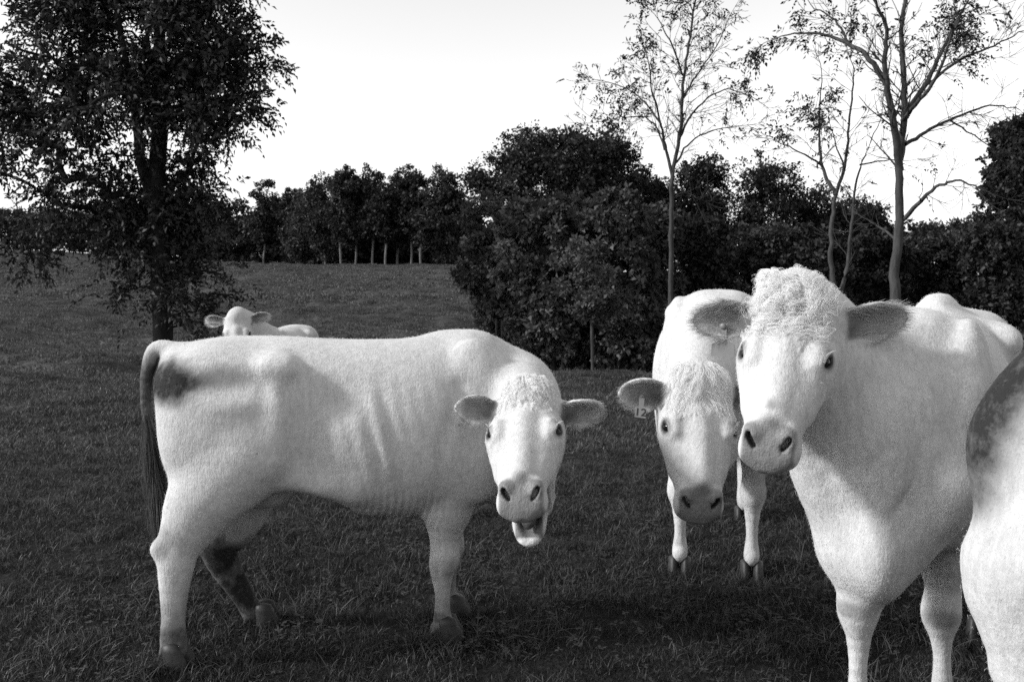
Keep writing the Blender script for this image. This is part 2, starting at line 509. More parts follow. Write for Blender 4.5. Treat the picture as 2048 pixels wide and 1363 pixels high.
ax = rand_dirs(rt, nl) + (bp - tg[ci]) * 2.0; ax[:, 2] -= .05
shd = np.clip(rt.uniform(.1, .8, len(tg))[ci] + rt.normal(0, .1, nl), 0, 1)
ld = pinnate(rt, bp, ax, 9, rt.uniform(.28, .46, nl), .150, shd)
finish_tree('leafy_tree', 'large leafy tree with forked trunk and low hanging boughs, alone on the slope', bs, paths, ld, M_BARK, M_LEAF)

# ------------------------------------------------------------------ tall half-bare trees on the right
def twigs(rng, p, d, L, r, depth, paths, tips, spread=.6):
    """a limb with side twigs that end in fine tips"""
    n = max(4, int(L / .12)); pts = [np.array(p, float)]; dirs = [unit(d)]
    cur = unit(d)
    for i in range(n):
        cur = unit(cur + rng.normal(0, .11, 3) + np.array([0, 0, .04]))
        pts.append(pts[-1] + cur * L / n); dirs.append(cur)
    rad = np.linspace(r, max(.0035, r * .3), n + 1)
    paths.append((np.array(pts), rad))
    if depth == 0:
        tips.append((pts[-1], cur)); tips.append((pts[n // 2], dirs[n // 2])); return
    k = rng.integers(3, 6)
    for j in range(k):
        i = int(rng.uniform(.25, .98) * n)
        sd = unit(np.cross(dirs[i], rng.normal(0, 1, 3)))
        twigs(rng, pts[i], dirs[i] * .75 + sd * spread * rng.uniform(.7, 1.3), L * rng.uniform(.38, .62), max(.004, rad[i] * .62), depth - 1, paths, tips, spread)
    tips.append((pts[-1], cur))
def bare_tree(label, limbs, depth, seed, leaf_n, leafy=(), group=None, base_px=None, dens=1.0, spread=.62):
    """limbs: polylines in photo pixels with depth offsets: [ [(px,py,dd),...], r0, r1 ]; first limb is the trunk"""
    rng = np.random.default_rng(seed)
    paths, tips = [], []
    base = base_at(base_px, depth)
    for li, (poly, r0, r1) in enumerate(limbs):
        pts = np.array([P(px, py, depth + dd) for px, py, dd in poly])
        if li == 0: pts = np.vstack([base, pts])
        q = spline(pts, 5)
        q = q + rng.normal(0, .010, q.shape)
        n = len(q); rad = np.linspace(r0, r1, n)
        if li == 0: rad[:6] *= np.linspace(1.25, 1.0, 6)
        paths.append((q, rad))
        lo = .50 if li == 0 else .18
        seg = np.linalg.norm(np.diff(q, axis=0), axis=1).sum()
        m = int(seg * (3.2 if li else 2.0) * dens)
        for j in range(m):
            i = int(rng.uniform(lo, .99) * (n - 1))
            t = unit(q[min(i + 1, n - 1)] - q[max(i - 1, 0)])
            sd = unit(np.cross(t, rng.normal(0, 1, 3)))
            twigs(rng, q[i], t * .6 + sd * spread * 1.2 + [0, 0, .15], rng.uniform(.35, 1.0) * (1.1 - .4 * i / n), max(.005, rad[i] * .28), 1, paths, tips, spread)
        twigs(rng, q[-1], q[-1] - q[-2], .55, r1, 2, paths, tips, spread)
    T = np.array([t[0] for t in tips]); Dd = np.array([t[1] for t in tips])
    # leaves hang only on some boughs; the photo shows the rest bare
    wgt = np.full(len(T), .12)
    for (px, py, rr) in leafy:
        c = P(px, py, depth)
        d2 = np.hypot(T[:, 0] - c[0], T[:, 2] - c[2]) * FPX / depth
        wgt += 1.6 * np.exp(-(d2 / rr) ** 2)
    ci = rng.choice(len(T), leaf_n, p=wgt / wgt.sum())
    bp = T[ci] + rng.normal(0, .05, (leaf_n, 3)); ax = Dd[ci] + rand_dirs(rng, leaf_n) * .8; ax[:, 2] -= .35
    ld = pinnate(rng, bp, ax, 7, rng.uniform(.14, .26, leaf_n), .085, rng.uniform(0, .6, leaf_n))
    return finish_tree('bare_tree', label, base, paths, ld, M_BARK_PALE, M_LEAF, group)
GR = 'tall half-bare trees at the field edge'
bare_tree('slender half-bare tree with one straight pale trunk and wispy crown', [
    ([(1340, 700, 0), (1342, 560, 0), (1343, 420, 0), (1345, 350, 0), (1362, 250, 0), (1366, 170, 0), (1378, 90, .2), (1390, 10, .2), (1400, -60, .2)], 0.0629, 0.0150),
    ([(1345, 350, 0), (1332, 300, 0), (1322, 250, -.3), (1305, 180, -.6), (1296, 120, -.8)], 0.0370, 0.0108),
    ([(1330, 300, 0), (1300, 240, .4), (1240, 235, .8), (1185, 245, 1)], 0.0207, 0.0060),
    ([(1322, 250, -.3), (1290, 205, .2), (1250, 175, .5), (1190, 160, .7)], 0.0222, 0.0060),
    ([(1350, 330, 0), (1375, 290, .3), (1420, 262, .6), (1480, 250, .8)], 0.0259, 0.0072),
    ([(1356, 280, 0), (1395, 215, -.4), (1450, 180, -.7), (1500, 190, -1)], 0.0259, 0.0072),
    ([(1364, 200, 0), (1400, 140, .5), (1440, 80, .8), (1460, 30, 1)], 0.0222, 0.0060),
    ([(1366, 150, 0), (1340, 80, -.4), (1310, 30, -.6)], 0.0222, 0.0072),
    ([(1346, 400, 0), (1365, 385, .2), (1400, 400, .5), (1460, 410, .8)], 0.0118, 0.0048),
], 21.0, 31, 420, leafy=[(1280, 60, 60), (1250, 100, 60), (1360, 10, 90), (1200, 180, 50), (1260, 200, 50), (1300, 100, 50), (1440, 40, 60), (1480, 180, 50)], group=GR, base_px=1340, dens=2.4)
bare_tree('crooked nearly leafless tree with two thin forked stems', [
    ([(1672, 600, 0), (1662, 540, 0), (1664, 450, 0), (1672, 390, 0), (1690, 330, 0), (1698, 250, 0), (1706, 170, 0), (1708, 130, 0)], 0.0632, 0.0092),
    ([(1672, 390, 0), (1650, 350, .2), (1640, 300, .3), (1640, 240, .3), (1643, 140, .3)], 0.0451, 0.0079),
    ([(1676, 600, 0), (1695, 530, .3), (1703, 450, .4), (1712, 370, .5), (1730, 310, .6), (1760, 240, .8)], 0.0451, 0.0079),
    ([(1645, 330, .2), (1610, 310, -.2), (1570, 290, -.5), (1530, 275, -.8)], 0.0226, 0.0053),
    ([(1690, 340, 0), (1672, 290, -.3), (1660, 250, -.4)], 0.0199, 0.0053),
    ([(1720, 330, .5), (1780, 320, .6), (1820, 322, .7)], 0.0181, 0.0053),
], 19.0, 32, 160, leafy=[(1560, 240, 60), (1590, 230, 50), (1640, 260, 40)], group=GR, base_px=1676, dens=1.2)
bare_tree('tallest half-bare tree with thick rough trunk and wide arching boughs', [
    ([(1790, 600, 0), (1788, 540, 0), (1800, 440, 0), (1798, 340, 0), (1808, 240, 0), (1808, 160, 0), (1803, 60, 0), (1815, -30, 0)], 0.1102, 0.0330),
    ([(1798, 340, 0), (1790, 260, -.2), (1775, 180, -.4), (1770, 120, -.5), (1772, 60, -.6), (1750, 0, -.8)], 0.0767, 0.0231),
    ([(1776, 170, -.4), (1740, 120, -.2), (1700, 90, .2), (1650, 70, .6), (1600, 66, 1), (1540, 80, 1.3)], 0.0542, 0.0079),
    ([(1700, 90, .2), (1670, 40, .4), (1620, 10, .7)], 0.0271, 0.0079),
    ([(1808, 230, 0), (1850, 170, .5), (1880, 110, .8), (1910, 50, 1), (1935, 0, 1.2)], 0.0542, 0.0165),
    ([(1806, 240, 0), (1840, 200, -.6), (1880, 140, -1), (1900, 80, -1.2), (1930, 10, -1.4)], 0.0406, 0.0132),
    ([(1810, 290, 0), (1850, 265, .4), (1910, 235, .7), (1980, 210, 1), (2040, 220, 1.3)], 0.0406, 0.0079),
    ([(1806, 440, 0), (1840, 405, -.4), (1880, 370, -.8), (1920, 362, -1), (1970, 380, -1.2)], 0.0451, 0.0099),
    ([(1850, 170, .5), (1920, 120, .9), (1990, 90, 1.3), (2050, 60, 1.6)], 0.0316, 0.0099),
    ([(1795, 480, 0), (1760, 455, .3), (1735, 440, .5)], 0.0271, 0.0079),
    ([(1900, 240, .7), (1960, 280, 1), (2040, 320, 1.3)], 0.0199, 0.0053),
], 18.0, 33, 420, leafy=[(1520, 60, 60), (1560, 30, 60), (1600, 20, 60), (1500, 110, 50), (1700, 20, 50), (1930, 30, 70), (2000, 60, 60), (1990, 20, 60), (1640, 80, 40), (1870, 110, 40)], group=GR, base_px=1788, dens=2.0)

# ------------------------------------------------------------------ woods: each tree has its own trunk and crown
def wood_tree(label, px, depth, top_py, crown, seed, name='woodland_tree', bark=None, group=None, n_t=70, per=46, size=.34, trunk_r=.22, cat='tree', mat=None, bare=.35, clump=.35):
    """crown: list of (px, py, rx, ry) ellipses seen in the photo; trunk from the ground to the top"""
    rng = np.random.default_rng(seed)
    b = base_at(px, depth); k = depth / FPX
    top = P(px + rng.uniform(-8, 8), top_py + 20, depth)
    tr = [b + (top - b) * t + np.array([rng.normal(0, .012), rng.normal(0, .012), 0]) * (top[2] - b[2]) * t * (1 - t) * 3 for t in np.linspace(0, 1, 8)]
    bl = [pxblob(cx, cy, depth + rng.uniform(-.3, .3) * rx * k, rx, ry) for cx, cy, rx, ry in crown]
    t = scatter_in(rng, bl, n_t)
    t[:, 2] = np.maximum(t[:, 2], terrain(t[:, 0], t[:, 1]) + .15)
    nodes, par, kids, w = grow(rng, tr, t, tip=.012, wob=.08, sub=3)
    paths = skeleton_paths(nodes, kids, w, trunk_r)
    cl = np.mean([max(r) for c, r in bl]) * clump * rng.uniform(.7, 1.3, n_t)
    ld = crown_leaves(rng, t, cl, per, size, .1)
    # ragged sprays that break the outline of the crown
    ne = int(n_t * .55); pk = rng.choice(len(bl), ne)
    dr = rand_dirs(rng, ne, .25)
    ex = np.array([bl[i][0] + dr[j] * bl[i][1] * rng.uniform(.95, 1.32) for j, i in enumerate(pk)])
    ex[:, 2] = np.maximum(ex[:, 2], terrain(ex[:, 0], ex[:, 1]) + .1)
    l2 = crown_leaves(rng, ex, cl[rng.integers(0, len(cl), ne)] * .55, max(8, per // 4), size * .9, .1, 1.0)
    ld = [np.concatenate([a, b]) for a, b in zip(ld, l2)]
    return finish_tree(name, label, b, paths, ld, bark or M_BARK, mat or M_LEAF_FAR, group, cat)

# row along the crest of the slope, with bare lower trunks
GC = 'trees along the crest of the slope'
rowt = [(528, 180, 366, [(530, 392, 24, 28), (545, 425, 28, 30), (520, 450, 26, 30)], 'lone tall tree with small round crown where the crest wood begins'),
        (590, 175, 380, [(582, 392, 20, 12), (590, 425, 32, 26), (600, 460, 36, 34)], 'thin-topped tree between the lone tall tree and the crest row'),
        (652, 160, 350, [(655, 385, 36, 36), (640, 430, 38, 50), (650, 480, 34, 34)], 'broad tree at the near end of the crest row'),
        (683, 152, 340, [(692, 368, 28, 30), (684, 415, 30, 44), (690, 460, 26, 28)], 'crest row tree with straight pale trunk, beside the broad one'),
        (745, 152, 334, [(740, 362, 24, 28), (748, 400, 30, 34), (738, 450, 28, 36)], 'crest row tree with tight rounded top'),
        (771, 150, 380, [(768, 415, 28, 38), (772, 455, 24, 24)], 'shorter crest row tree with the brightest pale trunk'),
        (823, 150, 336, [(812, 362, 24, 28), (832, 372, 24, 26), (815, 420, 30, 46), (822, 460, 24, 24)], 'crest row tree with twin-lobed top'),
        (712, 156, 356, [(715, 385, 26, 30), (715, 430, 30, 44), (716, 470, 28, 30)], 'crest row tree between the straight pale trunk and the tight rounded top'),
        (795, 156, 360, [(792, 390, 26, 30), (795, 435, 30, 44), (795, 470, 28, 30)], 'crest row tree between the brightest trunk and the twin-lobed top'),
        (610, 164, 385, [(612, 410, 26, 26), (615, 450, 34, 40), (610, 490, 34, 30)], 'crest row tree between the thin-topped and the broad ones'),
        (905, 150, 370, [(908, 400, 26, 30), (905, 450, 34, 50), (900, 500, 34, 34)], 'crest row tree half hidden by the thicket'),
        (842, 148, 342, [(880, 375, 32, 34), (862, 430, 42, 56), (890, 430, 36, 44), (870, 480, 40, 34)], 'wide crest row tree next to the thicket')]
for i, (px, dp, tp, cr, lb) in enumerate(rowt):
    wood_tree(lb, px, dp, tp, cr, 100 + i, bark=M_BARK_ROW, group=GC, n_t=80, per=105, size=.42, trunk_r=.17)
# dark wood behind the row and behind the big tree
GB = 'dark woods behind the slope'
back = [(470, 186, 405, [(470, 445, 36, 40), (460, 495, 44, 40)], 'pointed dark tree beside the lone tall tree'),
        (515, 184, 430, [(515, 465, 40, 40), (515, 505, 44, 34)], 'low dark tree between the pointed one and the lone tall tree'),
        (560, 182, 420, [(560, 460, 42, 45), (575, 505, 44, 34)], 'low bushy dark tree under the lone tall tree'),
        (610, 178, 430, [(615, 470, 42, 45), (615, 510, 44, 30)], 'low dark tree filling under the thin-topped tree'),
        (660, 172, 425, [(660, 470, 46, 50), (660, 510, 46, 32)], 'dark tree behind the broad tree of the row'),
        (705, 172, 415, [(705, 465, 50, 55), (705, 510, 46, 34)], 'shadowed dark tree behind the first pale trunks of the row'),
        (750, 172, 410, [(750, 465, 48, 60), (750, 512, 46, 34)], 'shadowed dark tree behind the tight rounded top'),
        (795, 172, 410, [(795, 465, 50, 60), (795, 512, 46, 34)], 'shadowed dark tree behind the brightest pale trunk'),
        (850, 170, 415, [(850, 470, 48, 60), (850, 515, 48, 34)], 'shadowed dark tree behind the twin-lobed top'),
        (905, 168, 410, [(905, 470, 48, 60), (905, 515, 48, 34)], 'shadowed dark tree where the crest row meets the thicket'),
        (415, 188, 405, [(415, 450, 45, 50), (415, 500, 45, 40)], 'dark tree between the big forked trunk and the pointed one'),
        (350, 188, 400, [(350, 450, 50, 55), (350, 500, 50, 40)], 'dark tree glimpsed behind the big forked trunk'),
        (280, 186, 400, [(280, 450, 50, 55), (280, 500, 50, 40)], 'dark skyline tree between the pale pole and the big forked trunk'),
        (225, 184, 410, [(225, 455, 48, 50), (225, 500, 45, 36)], 'dark tree behind the pale pole'),
        (150, 205, 425, [(150, 460, 48, 40)], 'dark tree between the pale pole and the pale track'),
        (85, 215, 425, [(85, 462, 55, 36)], 'dark tree beyond the middle of the pale track'),
        (20, 218, 425, [(20, 462, 60, 36)], 'dark tree standing over the far end of the pale track')]
for i, (px, dp, tp, cr, lb) in enumerate(back):
    wood_tree(lb, px, dp, tp, cr, 140 + i, group=GB, n_t=60, per=70, size=.74, trunk_r=.22)
# big dark tree and its neighbours behind the thicket
GM = 'large dark trees behind the thicket'
mid = [(1120, 56, 252, [(1170, 310, 75, 55), (1060, 310, 60, 45), (1110, 380, 120, 70), (1230, 350, 50, 60), (990, 370, 50, 45), (1130, 450, 130, 60)], 'massive dark round-headed tree towering over the thicket', .30),
       (1300, 60, 345, [(1290, 400, 50, 50), (1310, 460, 55, 60)], 'dark tree between the massive one and the slender pale trunk', .22),
       (1400, 58, 325, [(1405, 380, 64, 56), (1390, 450, 75, 70)], 'dark tree behind the slender pale trunk', .22),
       (1520, 58, 312, [(1525, 360, 68, 48), (1535, 425, 95, 70), (1500, 500, 90, 70)], 'tall dark tree between the slender and the crooked bare trees', .25),
       (1640, 60, 385, [(1640, 430, 62, 48), (1640, 500, 75, 70)], 'dark tree behind the crooked two-stemmed tree', .2),
       (1725, 62, 400, [(1725, 440, 45, 36), (1735, 500, 60, 60)], 'lower dark tree between the crooked tree and the thick trunk', .2),
       (2030, 40, 240, [(2030, 320, 55, 60), (2060, 280, 60, 60), (2000, 380, 45, 40), (2050, 420, 70, 70)], 'dark leafy tree above the stained rump', .25)]
for i, (px, dp, tp, cr, lb, tr_) in enumerate(mid):
    wood_tree(lb, px, dp, tp, cr, 180 + i, group=GM, n_t=330 if i == 0 else 120 if i == 6 else 90, per=150, size=.19, trunk_r=tr_, mat=M_LEAF_FAR)
far = [(1810, 230, 450, [(1810, 480, 60, 30)]), (1880, 235, 448, [(1880, 478, 60, 30)]), (1950, 230, 430, [(1950, 470, 60, 36)])]
for i, (px, dp, tp, cr) in enumerate(far):
    wood_tree(['far woodland tree just beyond the thick rough trunk', 'far woodland tree under the low arching bough', 'far woodland tree beside the dark leafy one'][i], px, dp, tp, cr, 200 + i, group=GB, n_t=40, per=70, size=.9, trunk_r=.25)
# thicket at the edge of the near field
M_LEAF_LIT = leaf_material('thicket_foliage', .070, .6, .3)  # sunlit tone put into the leaf colour
GT = 'shrubs of the thicket at the field edge'
thick = [(985, 27, 400, [(975, 450, 45, 50), (965, 530, 50, 60), (1000, 610, 50, 60), (1020, 690, 50, 50)], 'pale-leaved shrub at the end of the thicket nearest the crest row'),
         (1035, 24.5, 395, [(1045, 470, 55, 60), (1045, 560, 55, 70), (1070, 650, 55, 55), (1070, 715, 50, 40)], 'tall thicket shrub below the massive dark tree'),
         (1110, 24, 390, [(1120, 450, 60, 55), (1110, 550, 60, 60), (1110, 640, 55, 55), (1110, 715, 60, 35)], 'dense thicket shrub beside the thin pale sapling'),
         (1175, 25, 400, [(1175, 450, 50, 50), (1180, 540, 60, 60), (1185, 630, 55, 60), (1180, 710, 55, 40)], 'dense thicket shrub directly behind the thin pale sapling'),
         (1240, 23.5, 380, [(1230, 440, 60, 60), (1250, 540, 65, 60), (1260, 630, 60, 60), (1250, 710, 60, 40)], 'dense thicket shrub between the thin pale sapling and the straight pale trunk'),
         (1310, 25, 410, [(1310, 470, 45, 60), (1320, 570, 45, 60), (1300, 660, 50, 45), (1310, 710, 55, 40)], 'thicket shrub behind the straight pale trunk'),
         (1410, 26, 440, [(1410, 500, 55, 60), (1420, 610, 60, 70)], 'dark thicket shrub over the back of the tagged cow'),
         (1540, 27, 440, [(1540, 510, 70, 60), (1530, 620, 60, 60)], 'dark thicket shrub behind the curly forelock'),
         (1640, 26, 450, [(1630, 520, 60, 60), (1650, 620, 50, 50)], 'dark thicket shrub at the foot of the crooked tree'),
         (1750, 28, 460, [(1740, 530, 60, 60), (1760, 610, 60, 55)], 'dark thicket shrub beside the foot of the thick trunk'),
         (1880, 29, 460, [(1870, 530, 70, 60), (1890, 610, 70, 60)], 'dark thicket shrub over the bony hips'),
         (1990, 26, 440, [(1990, 500, 55, 60), (2010, 600, 70, 60)], 'dark thicket shrub below the dark leafy tree')]
for i, (px, dp, tp, cr, lb) in enumerate(thick):
    wood_tree(lb, px, dp, tp, cr, 220 + i, name='thicket_shrub', group=GT, n_t=120, per=120, size=.13, trunk_r=.06, cat='shrub', mat=M_LEAF_LIT if i < 6 else M_LEAF_FAR, clump=.3)
# thin pale sapling
wood_tree('thin pale leaning sapling in front of the thicket', 1187, 21.5, 480, [(1180, 520, 55, 50), (1170, 580, 60, 40), (1200, 610, 50, 40)], 240, name='sapling', bark=M_BARK_PALE, n_t=50, per=70, size=.10, trunk_r=.035, mat=M_LEAF_LIT, clump=.3)
# weathered posts and pole
def post(label, px, depth, top_py, r, name='wooden_post', lean=0.0):
    b = base_at(px, depth); t = P(px, top_py, depth) + np.array([lean, 0, 0])
    n = 6
    pts = np.array([b + (t - b) * q for q in np.linspace(0, 1, n)]); rad = np.linspace(r, r * .85, n)
    o = obj(name, tubes([(pts - b, rad), (np.array([t - b, t - b + [0, 0, .02]]), [r * .85, .003])], 8), M_BARK_PALE)
    o.location = b
    return tag(o, label, 'post', 'weathered posts' if name == 'wooden_post' else None)
post('tall pale wooden pole standing before the far dark woods', 197, 118, 452, .10, 'wooden_pole')
post('short pale fence post at the edge of the thicket', 993, 26, 640, .035)
post('short pale fence post at the edge of the thicket', 1004, 26, 642, .035)
# pale track on the far rise
_tx = np.linspace(-125, -70, 24); _tv = []
for i, x in enumerate(_tx):
    for y in (186, 200):
        _tv.append((x, y + 2 * math.sin(i * .7), float(terrain(x, y)) + .9))
_tf = [(2 * i, 2 * i + 2, 2 * i + 3, 2 * i + 1) for i in range(len(_tx) - 1)]
trk = bpy.data.meshes.new('track'); trk.from_pydata(_tv, [], _tf); trk.update()
tb = NT('track_gravel')
o = obj('track', trk, tb.done(tb.principled(tb.mapr(tb.noise(.8, 4, .6, tb.coord('Object')), .3, .7, .25, .42), .95, .1)))
tag(o, kind='structure')
# ================================================================== cattle
FEET = []
FUR_R = .00034
FUR = 1.0
class Field:
    """signed distance field on a voxel grid; shapes are blended smoothly into one continuous skin"""
    def __init__(s, lo, hi, vox):
        s.lo = np.array(lo, float); s.vox = vox
        s.n = np.ceil((np.array(hi) - s.lo) / vox).astype(int) + 1
        s.ax = [(s.lo[i] + vox * np.arange(s.n[i])).astype(np.float32) for i in range(3)]
        s.D = np.full(tuple(s.n), 0.3, np.float32)
    def sub(s, lo, hi):
        sl, g = [], []
        for i in range(3):
            a = int(np.clip(np.floor((lo[i] - s.lo[i]) / s.vox), 0, s.n[i]))
            b = int(np.clip(np.ceil((hi[i] - s.lo[i]) / s.vox) + 1, 0, s.n[i]))
            sl.append(slice(a, b)); g.append(s.ax[i][a:b])
        sl = tuple(sl)
        if any(len(x) == 0 for x in g): return None, None, None, None
        return sl, g[0][:, None, None], g[1][None, :, None], g[2][None, None, :]
    def add(s, sl, d, k):
        a = s.D[sl]
        if k <= 1e-5:
            s.D[sl] = np.minimum(a, d); return
        h = np.maximum(k - np.abs(a - d), 0) / k
        s.D[sl] = np.minimum(a, d) - h * h * (k * 0.25)
    def cut(s, sl, d, k):
        a, b = s.D[sl], -d
        h = np.maximum(k - np.abs(a - b), 0) / max(k, 1e-5)
        s.D[sl] = np.maximum(a, b) + h * h * (k * 0.25)
    # --- shapes
    def cone(s, a, b, ra, rb, k=0.03, lat=None, sq=1.0, cut=False, reach=0.0):
        a = np.asarray(a, float); b = np.asarray(b, float)
        pad = max(ra, rb) + max(k, reach) + 0.02
        sl, x, y, z = s.sub(np.minimum(a, b) - pad, np.maximum(a, b) + pad)
        if sl is None: return
        qx, qy, qz = x - np.float32(a[0]), y - np.float32(a[1]), z - np.float32(a[2])
        ab = b - a
        if lat is not None:
            lat = unit(lat); e = 1 / sq - 1
            c = (qx * np.float32(lat[0]) + qy * np.float32(lat[1]) + qz * np.float32(lat[2])) * np.float32(e)
            qx, qy, qz = qx + c * np.float32(lat[0]), qy + c * np.float32(lat[1]), qz + c * np.float32(lat[2])
            ab = ab + lat * (ab @ lat) * e
        L2 = max(ab @ ab, 1e-9)
        h = np.clip((qx * np.float32(ab[0]) + qy * np.float32(ab[1]) + qz * np.float32(ab[2])) / np.float32(L2), 0, 1)
        d = np.sqrt((qx - h * np.float32(ab[0])) ** 2 + (qy - h * np.float32(ab[1])) ** 2 + (qz - h * np.float32(ab[2])) ** 2)
        d = d - (np.float32(ra) + h * np.float32(rb - ra))
        if lat is not None: d = d * np.float32(0.5 * (1 + min(sq, 1.0)))
        (s.cut if cut else s.add)(sl, d.astype(np.float32), k)
    def chain(s, pts, rad, k=0.03, sub=4, lat=None, sq=1.0):
        """a tapering limb: all its segments are joined first, then blended into the body once"""
        pts = np.array(pts, float); rad = np.array(rad, float)
        pp, rr = spline(pts, sub), np.maximum(spline(rad[:, None], sub)[:, 0], .004)
        keep = s.D
        pad = rr.max() + k + 0.02
        sl, x, y, z = s.sub(pp.min(0) - pad, pp.max(0) + pad)
        tmp = Field.__new__(Field)
        tmp.lo = np.array([s.ax[i][sl[i].start] for i in range(3)], float); tmp.vox = s.vox
        tmp.ax = [s.ax[i][sl[i]] for i in range(3)]; tmp.n = np.array([len(a) for a in tmp.ax])
        tmp.D = np.full(tuple(tmp.n), 0.3, np.float32)
        for i in range(len(pp) - 1):
            lt = None
            if isinstance(lat, str):
                t = unit(pp[i + 1] - pp[i]); lt = np.cross([0, 0, 1], t)
                lt = unit(lt) if np.linalg.norm(lt) > 1e-3 else np.array([0, 1, 0])
            elif lat is not None: lt = lat
            tmp.cone(pp[i], pp[i + 1], rr[i], rr[i + 1], 0.006, lt, sq, reach=k)
        s.D = keep
        s.add(sl, tmp.D, k)
    def ell(s, c, r, k=0.04, axes=None, cut=False):
        c = np.asarray(c, float); r = np.asarray(r, float)
        pad = (r.max() + k + 0.02)
        sl, x, y, z = s.sub(c - pad, c + pad)
        if sl is None: return
        q = (x - np.float32(c[0]), y - np.float32(c[1]), z - np.float32(c[2]))
        A = np.eye(3) if axes is None else np.array([unit(a) for a in axes])
        k0 = 0; k1 = 0
        for i in range(3):
            e = sum(q[j] * np.float32(A[i, j]) for j in range(3)) / np.float32(r[i])
            k0 = k0 + e * e; k1 = k1 + (e / np.float32(r[i])) ** 2
        k0 = np.sqrt(k0); d = k0 * (k0 - 1) / np.maximum(np.sqrt(k1), 1e-6)
        (s.cut if cut else s.add)(sl, d.astype(np.float32), k)
    def loft(s, org, U, V, prof, k=0.04, n=2.3, taper=0.0, zc=0.5, cut=False):
        """prof rows: u, vtop, vbot, halfwidth. Cross-sections are superellipses; taper narrows the underside."""
        prof = np.array(prof, float); org = np.asarray(org, float)
        U = unit(U); V = unit(V - U * (U @ V)); W = np.cross(U, V)
        m = np.abs(prof[:, 1:]).max() + k + 0.03
        cn = np.array([org + U * u + V * v + W * w for u in (prof[0, 0] - k, prof[-1, 0] + k) for v in (prof[:, 2].min() - k, prof[:, 1].max() + k) for w in (-prof[:, 3].max() - k, prof[:, 3].max() + k)])
        sl, x, y, z = s.sub(cn.min(0) - 0.02, cn.max(0) + 0.02)
        if sl is None: return
        q = (x - np.float32(org[0]), y - np.float32(org[1]), z - np.float32(org[2]))
        u, v, w = [sum(q[j] * np.float32(A[j]) for j in range(3)) for A in (U, V, W)]
        uu = np.linspace(prof[0, 0], prof[-1, 0], 160)
        fine = [pchip(prof[:, 0], prof[:, i], uu) for i in (1, 2, 3)]
        uc = np.clip(u, prof[0, 0], prof[-1, 0])
        t, b, hw = [np.interp(uc, uu, f).astype(np.float32) for f in fine]
        zcv = b + (t - b) * np.float32(zc)
        dv = v - zcv
        hv = np.maximum(np.where(dv > 0, t - zcv, zcv - b), 1e-4)
        if taper: hw = hw * (1 - taper * np.clip(-dv / hv, 0, 1.2) ** 1.5)
        hw = np.maximum(hw, 1e-4)
        r = ((np.abs(dv) / hv) ** n + (np.abs(w) / hw) ** n) ** (1.0 / n)
        rho = np.sqrt(dv * dv + w * w)
        d = rho - rho / np.maximum(r, 1e-4)
        d = np.where(r < 1e-3, -np.minimum(hv, hw), d)
        e = np.abs(u - uc)
        d = np.where(e > 0, np.sqrt(np.maximum(d, 0) ** 2 + e * e), d)
        (s.cut if cut else s.add)(sl, d.astype(np.float32), k)
    def plate(s, base, A, N, L, Wd, cup=0.8, bend=0.0, th=0.008, k=0.02, roll=0.0):
        """an ear: leaf-shaped cupped plate. A along the ear, N the way the hollow faces"""
        base = np.asarray(base, float); A = unit(A); N = unit(N - A * (A @ N)); B = np.cross(N, A)
        c = base + A * L / 2
        sl, x, y, z = s.sub(c - L * 0.9 - k, c + L * 0.9 + k)
        if sl is None: return
        q = (x - np.float32(base[0]), y - np.float32(base[1]), z - np.float32(base[2]))
        a, b, n = [sum(q[j] * np.float32(X[j]) for j in range(3)) for X in (A, B, N)]
        t = np.clip(a / L, 0, 1)
        tt = np.linspace(0, 1, 60)
        w = np.interp(t, tt, pchip(np.array([0, .12, .3, .5, .7, .86, .95, 1]), np.array([.42, .6, .88, 1, .88, .6, .34, .06]), tt)).astype(np.float32) * Wd
        cupf = np.interp(t, [0, .3, 1], [2.2, 1.15, .8]).astype(np.float32) * cup
        bc = np.clip(b, -w, w)
        n0 = cupf * bc * bc / Wd - bend * L * t * t + roll * bc * t
        d = np.sqrt(np.maximum(np.abs(b) - (w - th), 0) ** 2 + ((n - n0) * 0.8) ** 2) - th
        e = np.maximum(np.abs(a / L - 0.5) - 0.5, 0) * L
        d = np.sqrt(np.maximum(d, 0) ** 2 + e * e) + np.minimum(d, 0)
        s.add(sl, d.astype(np.float32), k)
    def mesh(s):
        D, nv = s.D, s.n
        ins = D < 0
        c = ins[:-1, :-1, :-1].astype(np.int8)
        cnt = np.zeros(tuple(nv - 1), np.int8)
        for i in (0, 1):
            for j in (0, 1):
                for k in (0, 1):
                    cnt += ins[i:nv[0] - 1 + i, j:nv[1] - 1 + j, k:nv[2] - 1 + k]
        cells = np.argwhere((cnt > 0) & (cnt < 8))
        idx = np.full(tuple(nv - 1), -1, np.int32)
        idx[tuple(cells.T)] = np.arange(len(cells))
        acc = np.zeros((len(cells), 3)); num = np.zeros(len(cells))
        corner = {}
        for i in (0, 1):
            for j in (0, 1):
                for k in (0, 1):
                    corner[i, j, k] = D[cells[:, 0] + i, cells[:, 1] + j, cells[:, 2] + k]
        for ax in range(3):
            for p in (0, 1):
                for q in (0, 1):
                    o = [p, q]; o.insert(ax, 0); e = list(o); e[ax] = 1
                    da, db = corner[tuple(o)], corner[tuple(e)]
                    m = (da < 0) != (db < 0)
                    t = np.where(m, da / np.where(m, da - db, 1), 0)
                    pos = np.array(o, float)[None, :].repeat(len(cells), 0); pos[:, ax] = t
                    acc += pos * m[:, None]; num += m
        V = s.lo + (cells + acc / num[:, None]) * s.vox
        F = []
